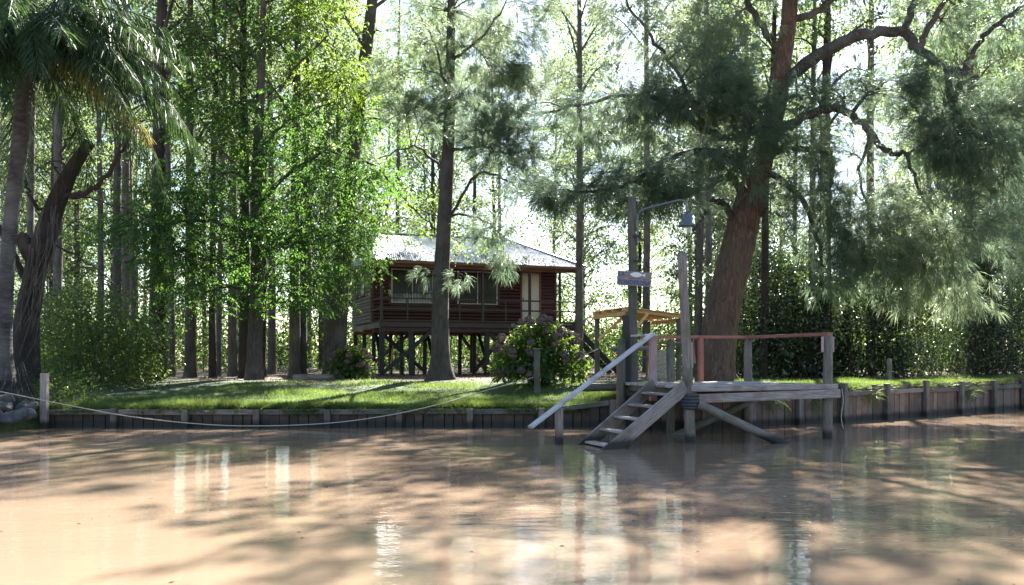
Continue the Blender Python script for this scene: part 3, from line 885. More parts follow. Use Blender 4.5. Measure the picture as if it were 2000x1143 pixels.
# ------------------------------------------------------------------ cabin on stilts
AR = math.radians(20)
A = Vector((-5.32, 36.0, 0))
HM = Matrix.Translation(A) @ Matrix.Rotation(AR, 4, 'Z')
cab = thing('cabin', A + Z * .8, 'dark red log cabin on black stilts with porch and zinc roof', 'house', rz=AR)
FL, TOPW = 3.10, 5.62          # floor, wall top
PD, LW, DEP = 1.9, 8.45, 6.6   # porch depth, wall length, total depth
LT = 8.75                      # porch length with the side landing


def hb(name, p0, p1, w, h, mat, parent=cab, up=(0, 0, 1), c=.008):
    return beam(name, p0, p1, w, h, mat, parent, up=up, base=HM, c=c)


# walls: a core with half-round log boards on it
def wall_core(p0, p1, z0, z1, th=.08):
    return hb('wall', (p0[0], p0[1], (z0 + z1) / 2), (p1[0], p1[1], (z0 + z1) / 2), th, z1 - z0, M['porch_dark'])


def siding(l, h, mat):
    key = ('siding', round(l, 3), mat.name)
    if key in _cache:
        return _cache[key]
    a = np.linspace(-math.pi / 2, math.pi / 2, 7)
    prof = [(-.045 * math.cos(k_), h / 2 * math.sin(k_)) for k_ in a]
    V = [(x_, y_, z_) for x_ in (-l / 2, l / 2) for y_, z_ in prof]
    q_ = [(i_, i_ + 1, 8 + i_, 7 + i_) for i_ in range(6)] + [(6, 0, 7, 13)]
    me = np_mesh('siding_board', V, [q_, [tuple(range(6, -1, -1)), tuple(range(7, 14))]], mat, False)
    _cache[key] = me
    return me


nbd = 17
bh = (TOPW - FL) / nbd
WIN = [(.83, 2.69, 3.95, 5.42), (3.78, 5.65, 3.95, 5.42), (6.74, 7.74, 3.0, 5.46)]


def side_boards(core, org, dr, length, mat, holes):
    for k_ in range(nbd):
        z_ = FL + bh * (k_ + .5)
        segs = [(0.0, length)]
        for a_, b_, z0, z1 in holes:
            if z0 - bh * .3 < z_ < z1 + bh * .3:
                ns = []
                for s0, s1 in segs:
                    if b_ <= s0 or a_ >= s1:
                        ns.append((s0, s1))
                    else:
                        if a_ > s0: ns.append((s0, a_))
                        if b_ < s1: ns.append((b_, s1))
                segs = ns
        for s0, s1 in segs:
            if s1 - s0 < .06: continue
            mid = org + dr * ((s0 + s1) / 2)
            R = Matrix.Rotation(math.atan2(dr.y, dr.x), 4, 'Z')
            obj('siding_board', siding(s1 - s0, bh * .97, mat), core, HM @ Matrix.Translation((mid.x, mid.y, z_)) @ R)


wf = wall_core((0.0, PD + .05), (LW, PD + .05), FL, TOPW)
side_boards(wf, Vector((0, PD, 0)), Vector((1, 0, 0)), LW, M['cabin_red'], WIN)
wl = wall_core((.05, DEP), (.05, PD + .1), FL, TOPW)
SW = (2.6, 3.5, 4.35, 5.3)
side_boards(wl, Vector((0, DEP, 0)), Vector((0, -1, 0)), DEP - PD, M['cabin_grey'], [(DEP - 5.9, DEP - 5.0, 4.3, 5.3), (DEP - 4.2, DEP - 3.3, 4.3, 5.3)])
wr = wall_core((LW - .05, PD + .1), (LW - .05, DEP), FL, TOPW)
side_boards(wr, Vector((LW, PD, 0)), Vector((0, 1, 0)), DEP - PD, M['cabin_red'], [])
wall_core((0.1, DEP), (LW - .1, DEP), FL, TOPW)
for x_ in (0.0, LW):
    hb('corner_board', (x_, PD - .03, FL), (x_, PD - .03, TOPW), .12, .10, M['cabin_red'], up=(0, 1, 0))


def window(a_, b_, z0, z1, bars=True):
    y_ = PD - .03
    w_ = hb('window', ((a_), y_ + .04, (z0 + z1) / 2), (b_, y_ + .04, (z0 + z1) / 2), .05, z1 - z0, M['porch_dark'])
    for s0, s1 in ((a_ + .05, (a_ + b_) / 2 - .02), ((a_ + b_) / 2 + .02, b_ - .05)):
        hb('pane', (s0, y_ + .012, (z0 + z1) / 2), (s1, y_ + .012, (z0 + z1) / 2), .008, z1 - z0 - .10, M['glass'], w_, c=.001)
    for zz in (z0 + .025, z1 - .025):
        hb('frame', (a_, y_, zz), (b_, y_, zz), .06, .05, M['white_frame'], w_)
    for xx in (a_ + .025, (a_ + b_) / 2, b_ - .025):
        hb('frame', (xx, y_ - .002, z0 + .05), (xx, y_ - .002, z1 - .05), .04 if xx == (a_ + b_) / 2 else .05, .05, M['white_frame'], w_, up=(0, 1, 0))
    for xx in np.arange(a_ + .13, b_ - .08, .125):
        hb('bar', (xx, y_ - .06, z0 + .0), (xx, y_ - .06, z1 - .0), .014, .014, M['iron'], w_, up=(0, 1, 0), c=.002)
    for zz in (z0 + .45, z1 - .1):
        hb('bar', (a_, y_ - .075, zz), (b_, y_ - .075, zz), .014, .02, M['iron'], w_, c=.002)
    for xx in (a_ - .06, b_ + .06):
        hb('casing', (xx, y_ - .01, z0 - .06), (xx, y_ - .01, z1 + .06), .10, .06, M['cabin_red'], w_, up=(0, 1, 0))
    hb('casing', (a_ - .11, y_ - .012, z1 + .06), (b_ + .11, y_ - .012, z1 + .06), .06, .11, M['cabin_red'], w_)
    return w_


window(*WIN[0]); window(*WIN[1])
for t0 in (5.0, 3.3):
    sw = hb('window', (-.03, t0, 4.8), (-.03, t0 + .9, 4.8), .05, 1.0, M['porch_dark'])
    hb('pane', (-.06, t0 + .07, 4.8), (-.06, t0 + .83, 4.8), .008, .86, M['glass'], sw, c=.001)
    for zz in (4.33, 5.27):
        hb('frame', (-.06, t0, zz), (-.06, t0 + .9, zz), .05, .06, M['porch_dark'], sw)
# door
dr_ = hb('door', (6.83, PD - .01, (FL + 5.40) / 2), (7.65, PD - .01, (FL + 5.40) / 2), .05, 5.40 - FL, M['cream'])
for zz0, zz1 in ((FL + .18, FL + .85), (FL + .98, FL + 1.22), (FL + 1.36, 5.26)):
    for xa, xb in ((6.91, 7.20), (7.28, 7.57)):
        hb('panel', (xa, PD - .04, (zz0 + zz1) / 2), (xb, PD - .04, (zz0 + zz1) / 2), .02, zz1 - zz0, M['cream'], dr_, c=.009)
hb('handle', (6.875, PD - .07, FL + 1.05), (6.875, PD - .07, FL + 1.2), .025, .03, M['iron'], dr_, up=(0, 1, 0))
for xx in (6.78, 7.70):
    hb('door_casing', (xx, PD - .03, FL), (xx, PD - .03, 5.50), .09, .08, M['eave_brown'], up=(0, 1, 0))
hb('door_casing', (6.735, PD - .032, 5.46), (7.745, PD - .032, 5.46), .08, .10, M['eave_brown'])
# porch floor, beams
for k_ in range(13):
    hb('floor_board', (-.05, .08 + k_ * .145, FL - .03), (LT, .08 + k_ * .145, FL - .03), .135, .05, M['porch_dark'])
for k_ in range(5):
    hb('floor_board', (LW + .08 + k_ * .17, PD + .0, FL - .03), (LW + .08 + k_ * .17, DEP - 1.5, FL - .03), .16, .05, M['porch_dark'])
hb('porch_beam', (-.08, -.02, FL - .15), (LT, -.02, FL - .15), .07, .20, M['porch_dark'])
hb('porch_beam', (-.08, -.06, FL + .02), (LT, -.06, FL + .02), .06, .07, M['porch_dark'])
hb('sill_beam', (.0, -.0, FL - .17), (.0, DEP, FL - .17), .09, .22, M['cabin_grey'])
hb('sill_beam', (LT, .04, FL - .15), (LT, DEP - 1.5, FL - .15), .08, .18, M['porch_dark'])
for k_ in range(9):
    hb('floor_joist', (.5 + k_ * 1.0, .06, FL - .16), (.5 + k_ * 1.0, DEP, FL - .16), .07, .17, M['eave_brown'])
for t_ in (1.9, 4.2, DEP):
    hb('floor_girder', (.05, t_, FL - .34), (LW, t_, FL - .34), .12, .18, M['eave_brown'])
hb('floor_girder', (.0, .25, FL - .34), (LT, .25, FL - .34), .12, .18, M['porch_dark'])
# porch posts and rails
EV = 5.43      # eave height
for x_ in (0.03, 4.35, 6.48, LT - .06):
    hb('porch_post', (x_, .02, FL), (x_, .02, EV + .02), .10, .10, M['porch_dark'], up=(0, 1, 0))
hb('porch_post', (LT - .06, PD, FL), (LT - .06, PD, EV + .45), .10, .10, M['porch_dark'], up=(0, 1, 0))
for zz in (FL + .93, FL + .50):
    hb('rail', (.08, .02, zz), (LT - .11, .02, zz), .045, .065, M['porch_dark'])
    hb('rail', (.0, .07, zz), (.0, PD - .05, zz), .045, .065, M['porch_dark'])
for x_ in (1.10, 3.33, 5.38):
    hb('baluster', (x_, .02, FL + .04), (x_, .02, FL + .90), .06, .05, M['porch_dark'], up=(0, 1, 0))
# side landing rail, lower level seen through the end of the porch
for zz in (FL + .93, FL + .45):
    hb('rail', (LT - .06, PD + .05, zz), (LT - .06, DEP - 1.5, zz), .045, .065, M['porch_dark'])
for t_ in (3.0, 4.0, DEP - 1.5):
    hb('baluster', (LT - .06, t_, FL), (LT - .06, t_, FL + .92), .07, .06, M['porch_dark'], up=(0, 1, 0))
# eave
hb('eave_beam', (-.35, .0, EV - .03), (LT + .2, .0, EV - .03), .10, .19, M['eave_brown'])
hb('fascia_board', (-.38, -.42, EV + .04), (LT + .12, -.42, EV + .04), .03, .10, M['eave_brown'])
hb('fascia_board', (-.36, -.4, EV + .06), (-.36, DEP + .3, EV + .06), .03, .12, M['eave_brown'])
for k_ in range(17):
    x_ = -.25 + k_ * .555
    hb('rafter', (x_, -.38, EV + .05), (x_, 1.9, EV + .72), .05, .09, M['eave_brown'])
for k_ in range(6):
    hb('ceiling_board', (-.4, .2 + k_ * .3, EV + .10 + k_ * .087), (LT + .1, .2 + k_ * .3, EV + .10 + k_ * .087), .28, .02, M['cabin_red'])
# roof: hipped, corrugated sheets
RX0, RX1, RY0, RY1 = -.42, LT + .2, -.48, DEP + .5
RZ0, RZ1 = EV + .12, 7.1
RYM = (RY0 + RY1) / 2
RIDGE0, RIDGE1 = .55, LT - 2.1


def corrugated(a, b_, c_, d_, n_sheets, parent, pitch=.09):
    """sheets between eave a-b and ridge d-c (a,d one side)"""
    a, b_, c_, d_ = map(Vector, (a, b_, c_, d_))
    nrm = (b_ - a).cross(d_ - a).normalized()
    if nrm.z < 0: nrm = -nrm
    for s_ in range(n_sheets):
        f0, f1 = s_ / n_sheets, (s_ + 1) / n_sheets
        e0, e1 = a.lerp(b_, f0), a.lerp(b_, f1)
        t0, t1 = d_.lerp(c_, f0), d_.lerp(c_, f1)
        m_ = max(4, int((e1 - e0).length / pitch) * 4)
        V_, q_ = [], []
        lift = .004 * (s_ % 2)
        for i_ in range(m_ + 1):
            w_ = i_ / m_
            off = nrm * (.018 * math.sin(i_ * math.pi / 2) + lift)
            over = (e1 - e0).normalized() * (.03 if i_ == m_ else 0)
            p0_, p1_ = e0.lerp(e1, w_) + off + over, t0.lerp(t1, w_) + off + over
            V_ += [p0_, p0_.lerp(p1_, .5), p1_]
        for i_ in range(m_):
            for j_ in range(2):
                q_.append((3 * i_ + j_, 3 * i_ + 3 + j_, 3 * i_ + 4 + j_, 3 * i_ + 1 + j_))
        obj('roof_sheet', np_mesh('roof_sheet', [tuple(v) for v in V_], [q_], M['zinc'], True), parent, HM)


rf_ = hb('roof', (RX0 + 1.8, RYM, RZ1 - .12), (RX1 - 2.4, RYM, RZ1 - .12), .10, .16, M['eave_brown'])
VAL = 4.3
corrugated((RX0, RY0, RZ0), (RX1, RY0, RZ0 - .04), (RIDGE1, RYM, RZ1), (RIDGE0, RYM, RZ1), 11, rf_)
corrugated((RX1, RY0, RZ0), (RX1, RY1, RZ0), (RIDGE1, RYM + .02, RZ1), (RIDGE1, RYM - .02, RZ1), 5, rf_)
corrugated((RX1, RY1, RZ0), (RX0, RY1, RZ0), (RIDGE0, RYM, RZ1), (RIDGE1, RYM, RZ1), 11, rf_)
corrugated((RX0, RY1, RZ0), (RX0, RY0, RZ0), (RIDGE0, RYM - .02, RZ1), (RIDGE0, RYM + .02, RZ1), 5, rf_)
hb('ridge_cap', (RIDGE0, RYM, RZ1 + .03), (RIDGE1, RYM, RZ1 + .03), .26, .035, M['zinc'], rf_)
hb('ridge_cap', (RIDGE1, RYM, RZ1 + .03), (RX1 - .02, RY0 + .02, RZ0 + .03), .22, .035, M['zinc'], rf_)
hb('ridge_cap', (RIDGE0, RYM, RZ1 + .03), (RX0 + .02, RY0 + .02, RZ0 + .03), .22, .035, M['zinc'], rf_)
# dry leaves caught on the roof
lvr = Leaves()
nl = 900
ax_ = rng.uniform(-.3, LT, nl); f_ = np.clip(np.abs(rng.normal(0, .22, nl)), 0, .9)
px_ = np.stack([ax_ * (1 - f_ * .5) + f_ * .5 * LT * .5, RY0 + .05 + f_ * (RYM - RY0), RZ0 + .045 + f_ * (RZ1 - RZ0)], 1)
lvr.diamonds(px_, unit(rng.normal(0, 1, px_.shape) * np.array([1, 1, .3])), unit(rng.normal(0, .4, px_.shape) + np.array([0, -.3, 1])), rng.uniform(.06, .14, nl), rng.uniform(.03, .06, nl))
tag(obj('roof_litter', lvr.mesh('roof_litter', M['litter']), None, HM), 'dry leaves and twigs lying along the eave of the zinc roof', 'leaf litter', kind='stuff')
# stilts and cross braces
for x_ in (.1, 1.3, 2.35, 4.6, 5.9, 7.3, 8.8):
    for t_ in (.25, 2.0, 4.2, DEP - .1):
        wpt = HM @ Vector((x_, t_, 0))
        hb('stilt', (x_ + random.uniform(-.04, .04), t_, float(gz(wpt.x, wpt.y)) - .3), (x_, t_, FL - .42), .19 if t_ < 1 else .15, .19 if t_ < 1 else .15, M['stilt_black'], up=(0, 1, 0))
for x0, x1, t_, fl_ in ((.15, 2.2, .14, 0), (2.3, .3, 1.9, 0), (.1, 2.3, 4.3, 0), (4.6, 6.1, 1.9, 0), (6.2, 4.7, .38, 0), (7.3, 8.8, 2.1, 0), (5.9, 4.6, 4.3, 0), (8.8, 7.3, 4.3, 0)):
    hb('brace', (x0, t_, 1.0), (x1, t_, FL - .36), .06, .16, M['stilt_black'] if t_ < 4 else M['eave_brown'])
for x0 in (.05, 2.3, 4.65):
    hb('brace', (x0 + .13, .4, 1.0), (x0 + .13, 2.0, FL - .4), .06, .14, M['stilt_black'], up=(1, 0, 0))
for k_ in range(5):
    hb('prop_board', (1.0 + k_ * 1.35, 3.0 + .3 * (k_ % 2), .8), (1.25 + k_ * 1.35, 3.4, 2.2 + .2 * (k_ % 3)), .05, .08, M['pine'], up=(0, 1, 0))
# porch stair going down on the river side of the landing
s0_, s1_ = Vector((LT + .05, 1.0, FL - .02)), Vector((LT + 2.1, .55, .92))
stc = hb('staircase', s0_ + Vector((0, -.38, -.05)), s1_ + Vector((0, -.38, -.05)), .05, .24, M['stilt_black'])
hb('stringer', s0_ + Vector((0, .5, -.05)), s1_ + Vector((0, .5, -.05)), .05, .24, M['stilt_black'], stc)
for k_ in range(10):
    q0 = s0_.lerp(s1_, (k_ + .7) / 10.5)
    hb('tread', q0 + Vector((0, -.36, 0)), q0 + Vector((0, .48, 0)), .24, .04, M['weathered'], stc)
hb('handrail', s0_ + Vector((.05, -.42, .78)), s1_ + Vector((-.05, -.42, .80)), .07, .05, M['painted_grey'], stc)
hb('handrail_post', s1_ + Vector((-.12, -.42, -.2)), s1_ + Vector((-.12, -.42, .84)), .07, .07, M['stilt_black'], stc, up=(0, 1, 0))
# cable slung under the eave
tb = Tubes()
tb.add(catmull([tuple(HM @ Vector(v)) for v in ((4.9, -.1, EV - .10), (5.6, -.1, EV - .24), (6.4, -.1, EV - .29), (7.6, -.1, EV - .20), (LT + .1, -.1, EV + .02))], 5), [.012], 5)
obj('cable', tb.mesh('cable', M['iron']), cab)

# ------------------------------------------------------------------ open shelter with a boarded counter
C0, C1, C2, C3 = P(1158, 609, 30.6), P(1222, 600, 28.3), P(1334, 614, 29.4), P(1272, 620, 31.6)
shl = thing('shelter', (C1.x, C1.y + 1, .84), 'small open shelter with pine plank roof beside the lamp pole', 'shelter')
n_ = 13
for k_ in range(n_):
    f = (k_ + .5) / n_
    a_, b_ = C0.lerp(C3, f), C1.lerp(C2, f)
    w_ = (C3 - C0).length / n_ - .008
    beam('roof_board', a_, b_, w_, .03, M['pine'], shl)
    
for f in (.06, .36, .66, .95):
    a_, b_ = C0.lerp(C1, f) - Z * .075, C3.lerp(C2, f) - Z * .075
    beam('rafter', a_ - (b_ - a_) * .03, b_, .06, .11, M['pine'], shl)
for a_, b_ in ((C0, C1), (C3, C2)):
    beam('edge_beam', a_ - Z * .20 + (b_ - a_) * .03, b_ - Z * .20 - (b_ - a_) * .03, .06, .13, M['pine'], shl)
for q_, dx in ((C0, .14), (C1, .12), (C2, -.14), (C3, -.1)):
    x_, y_ = q_.x + dx, q_.y
    log_obj('post', (x_, y_, .6), (x_, y_, q_.z - .15), .09, .085, M['mossy_log'], shl)
beam('brace', (C0.x + .18, C0.y - .1, 2.2), (C0.x + .9, C0.y - .9, C0.z - .24), .05, .09, M['pine'], shl)
beam('brace', (C1.x + .16, C1.y, 2.35), (C1.x + .75, C1.y + .3, C1.z - .20), .05, .09, M['pine'], shl)
cx0, cx1, cy_ = P(1243, 0, 30.2).x, P(1306, 0, 30.2).x, 30.2
ctr = thing('counter', ((cx0 + cx1) / 2, cy_, .84), 'pale boarded counter standing under the pine roofed shelter', 'counter')
for k_ in range(6):
    x_ = cx0 + .42 + (cx1 - cx0 - .42) * .5
    beam('board', (cx0 + .42, cy_ - .3, .95 + k_ * .165), (cx1, cy_ - .3, .95 + k_ * .165 + random.uniform(-.01, .01)), .025, .155, M['concrete'], ctr)
for xx in (cx0 + .45, cx1 - .04):
    beam('leg', (xx, cy_ - .25, .6), (xx, cy_ - .25, 1.9), .07, .07, M['weathered'], ctr, up=(0, 1, 0))
    beam('leg', (xx, cy_ + .25, .6), (xx, cy_ + .25, 1.9), .07, .07, M['weathered'], ctr, up=(0, 1, 0))
beam('top', (cx0, cy_, 1.95), (cx1 + .05, cy_, 1.97), .75, .05, M['weathered'], ctr)
beam('shelf', (cx0, cy_, 1.62), (cx0 + .42, cy_, 1.62), .6, .04, M['weathered'], ctr)

# ------------------------------------------------------------------ hydrangeas
def hydrangea(px, py0, d, w, h, heads, label):
    x0 = P(px, 0, d).x
    z0 = float(gz(x0, d))
    root = thing('hydrangea', (x0, d, z0), label, 'shrub')
    tb_ = Tubes()
    tips = []
    for k_ in range(int(40 * w / 2.7) + 10):
        a_ = rng.uniform(0, 6.28); r_ = math.sqrt(rng.random()) * .95
        top_ = np.array([x0 + math.cos(a_) * r_ * w / 2, d + math.sin(a_) * r_ * w / 2.2, z0 + h * (.25 + .72 * math.sqrt(max(0, 1 - r_ * r_)) * rng.uniform(.75, 1.0))])
        b0 = np.array([x0 + math.cos(a_) * r_ * .22 * w / 2, d + math.sin(a_) * r_ * .2, z0 - .05])
        tb_.add(catmull([b0, b0 * .5 + top_ * .5 + [0, 0, .12 * h], top_], 4), [.016, .007], 5)
        tips.append(top_)
    obj('stems', tb_.mesh('stems', M['twig']), root)
    lv_ = Leaves()
    nl_ = int(3600 * (w * h) / (2.75 * 2.05))
    dirs = sphere_dirs(nl_); dirs[:, 2] = np.abs(dirs[:, 2]) * 1.42 - .45
    rad = rng.uniform(.3, 1.0, nl_) ** .5
    lump = 1 + .10 * np.sin(dirs[:, 0] * 7 + 1) * np.cos(dirs[:, 2] * 6) + .08 * np.sin(dirs[:, 1] * 9)
    pp_ = np.stack([x0 + dirs[:, 0] * rad * lump * w / 2, d + dirs[:, 1] * rad * lump * w / 2.2, z0 + h * .33 + dirs[:, 2] * rad * lump * h * .62], 1)
    pp_ = pp_[pp_[:, 2] > z0 + .05]
    oo = unit(pp_ - np.array([x0, d, z0 + h * .35]))
    lv_.diamonds(pp_, unit(oo * .6 + rng.normal(0, .5, pp_.shape) + np.array([0, 0, -.35])), unit(oo + np.array([0, 0, .9]) + rng.normal(0, .4, pp_.shape)), rng.uniform(.12, .22, len(pp_)), rng.uniform(.08, .14, len(pp_)))
    obj('leaves', lv_.mesh('leaves', M['hydrangea_leaf']), root)
    # flower heads: three shared balls of papery petals
    protos = []
    for s_ in range(3):
        fl_ = Leaves()
        dd = sphere_dirs(170)
        c_ = dd * rng.uniform(.085, .105, (170, 1)) * np.array([1, 1, .8])
        tg = unit(np.cross(dd, rng.normal(0, 1, dd.shape)))
        fl_.diamonds(c_ - tg * .018, tg, dd + rng.normal(0, .3, dd.shape), .042, .042)
        protos.append(fl_.mesh('flower_head', M['petal']))
    for k_ in range(heads):
        u_ = sphere_dirs(1)[0]
        u_[2] = abs(u_[2]) * 1.15 - .32
        if rng.random() < .85: u_[1] = -abs(u_[1])
        u_ = u_ / np.linalg.norm(u_)
        p__ = Vector((x0 + u_[0] * w / 2 * 1.0, d + u_[1] * w / 2.2, z0 + h * .33 + u_[2] * h * .65))
        sc__ = random.uniform(.75, 1.35)
        if p__.z < z0 + .15: p__.z = z0 + .2
        obj('flower_head', protos[k_ % 3], root, Matrix.Translation(p__) @ Matrix.Rotation(random.uniform(0, 6), 4, 'Z') @ Matrix.Diagonal((sc__, sc__, sc__, 1)))
    return root


hydrangea(1052, 745, 26.6, 2.75, 2.1, 52, 'large round hydrangea with many dried pink heads before the porch door')
hydrangea(685, 740, 31.0, 1.5, 1.22, 17, 'small hydrangea with pinkish heads at the near corner of the cabin')


# ------------------------------------------------------------------ trees
def near_tree(name, label, cat, base, trunk_px, trunk_r, limbs, clusters, foliage, bark, d0, leafmat, sides=14, flare=.8, tufts=1.0, group=None, rough=.05, wide=1.0):
    """a tree set out from its own trunk line: limbs grow from it, twigs run from the nearest limb to each foliage mass"""
    root = thing(name, base, label, cat, group)
    tp_ = [tuple(P(*p_)) if len(p_) == 3 else tuple(P(p_[0], p_[1], d0)) for p_ in trunk_px]
    tp_[0] = (tp_[0][0], tp_[0][1], base[2] - .25)
    tb_ = Tubes()
    path = catmull(tp_, 7)
    tb_.add(path, trunk_r, sides, rough, flare)
    obj('trunk', tb_.mesh('trunk', M[bark]), root)
    attach = [path[len(path) // 4:]]
    arad = [np.interp(np.linspace(0, 1, len(path)), np.linspace(0, 1, len(trunk_r)), trunk_r)[len(path) // 4:]]
    for lp, r0, r1 in limbs:
        lpth = catmull([tuple(P(*p_)) if len(p_) == 3 else tuple(P(p_[0], p_[1], d0)) for p_ in lp], 6)
        lpth[1:-1] += rng.normal(0, .03, lpth[1:-1].shape)
        tl = Tubes(); tl.add(lpth, [r0, (r0 * .55 + r1 * .45), r1], 9, rough * .8)
        obj('limb', tl.mesh('limb', M['bark_lichen' if bark == 'bark_red' else bark]), root)
        attach.append(lpth); arad.append(np.linspace(r0, r1, len(lpth)))
    AP = np.vstack(attach); ARD = np.concatenate(arad)
    tw = Tubes()
    mats = {}
    for cl in clusters:
        px, py, rx, ry, d_, n_, *mt = cl
        lv_ = mats.setdefault(mt[0] if mt else leafmat, Leaves())
        c_ = np.array(P(px, py, d_))
        k_ = d_ / F
        n_ = max(1 if n_ < 3 else 3, int(n_ * tufts))
        sub = c_ + rng.uniform(-1, 1, (n_, 3)) * np.array([rx * k_, max(rx, ry) * k_ * .9, ry * k_]) * wide * np.cbrt(rng.uniform(.2, 1, (n_, 1)))
        # boughs: from limb to cluster centre, then twigs to sub-clumps
        i_ = np.argmin(np.linalg.norm(AP - c_, axis=1) + np.maximum(0, AP[:, 2] - c_[2]) * .3)
        a_ = AP[i_]
        mid = a_ * .5 + c_ * .5 + np.array([0, 0, .12 * np.linalg.norm(c_ - a_)])
        bough = catmull([a_, mid, c_], 6)
        br = min(ARD[i_] * .6, .018 + .014 * np.linalg.norm(c_ - a_) + .0006 * rx)
        if np.linalg.norm(c_ - a_) > .3:
            tq = Tubes(); tq.add(bough, [br, br * .45], 6, .04)
            obj('bough', tq.mesh('bough', M['twig'] if bark != 'bark_red' else M['bark_lichen']), root)
        for s_ in sub:
            j_ = rng.integers(len(bough) // 2, len(bough))
            q0 = bough[j_]
            tw.add(catmull([q0, q0 * .45 + s_ * .55 + np.array([0, 0, .10]), s_], 3), [max(.006, br * .35), .004], 4)
        out = unit(sub - a_)
        foliage(lv_, sub, out, k_ * min(rx, ry))
    if tw.n:
        tag(obj('twigs', tw.mesh('twigs', M['twig'] if bark != 'bark_red' else M['bark_lichen']), root), None, None, kind='stuff')
    for mn, lv_ in mats.items():
        if lv_.n:
            tag(obj('crown', lv_.mesh('crown', M[mn]), root), None, None, kind='stuff')
    return root


def f_needles(lv_, sub, out, s_):
    needles(lv_, sub, out, .22, 12, 19, .36, .013)


def f_pinnate(lv_, sub, out, s_):
    pinnate(lv_, np.vstack([sub, sub * .6 + np.roll(sub, 1, 0) * .4]), .40, 7, rl=.44, ll=.19, lw=.060)


# the big leaning casuarina
zc = float(gz(6.0, 26))
hero_limbs = [
    ([(1530, 165), (1560, 135, 25.9), (1620, 95, 25.6), (1690, 66, 25.3), (1760, 66, 25), (1800, 100, 24.7), (1850, 135, 24.4), (1910, 150, 24.2)], .21, .08),
    ([(1758, 66, 25), (1782, 20, 25), (1795, -60, 25.2)], .12, .06),
    ([(1795, 92, 24.7), (1822, 40, 24.4), (1850, -10, 24.3), (1870, -80, 24.3)], .10, .04),
    ([(1490, 285), (1545, 243, 25.6), (1605, 214, 25.2), (1660, 222, 24.9), (1700, 262, 24.7), (1735, 296, 24.6), (1775, 300, 24.5)], .15, .06),
    ([(1440, 440), (1412, 398, 25.8), (1392, 394, 25.6), (1372, 420, 25.4), (1355, 450, 25.3)], .11, .04),
    ([(1455, 400), (1425, 345, 25.4), (1375, 368, 25), (1325, 384, 24.7), (1265, 390, 24.5)], .11, .04),
    ([(1470, 350), (1420, 305, 25.2), (1350, 296, 24.8), (1280, 330, 24.4), (1200, 368, 24.2), (1110, 372, 24)], .13, .03),
    ([(1505, 240), (1445, 268, 25.5), (1380, 255, 25.1), (1310, 200, 24.8), (1215, 188, 24.5), (1060, 222, 24.2)], .13, .025),
    ([(1490, 330), (1550, 372, 25.4), (1590, 440, 25), (1605, 520, 24.8)], .11, .04),
    ([(1500, 300), (1560, 290, 25.6), (1618, 300, 25.3), (1622, 350, 25.2), (1618, 420, 25.1)], .11, .05),
    ([(1530, 110), (1480, 40, 25.8), (1440, -40, 25.6)], .12, .06),
    ([(1380, 260, 25.1), (1340, 170, 25), (1270, 70, 25), (1210, -10, 25)], .07, .03),
    ([(1860, 200, 24.3), (1895, 110, 24.3), (1940, 55, 24.3), (2020, 5, 24.3)], .08, .06),
    ([(1850, 135, 24.4), (1860, 200, 24.3), (1900, 250, 24.2), (1960, 290, 24.2)], .10, .04),
    ([(1480, 420), (1510, 415, 25.5), (1530, 425, 25.4)], .05, .03),
    ([(1540, 40), (1600, 20, 25.6), (1650, -30, 25.3), (1720, -120, 25)], .12, .06),
    ([(1770, 300, 24.5), (1800, 380, 24.3), (1840, 450, 24.2)], .05, .02),
    ([(1700, 262, 24.7), (1680, 340, 24.5), (1700, 430, 24.3)], .05, .02),
]
D = 'needle'; L_ = 'needle_pale'
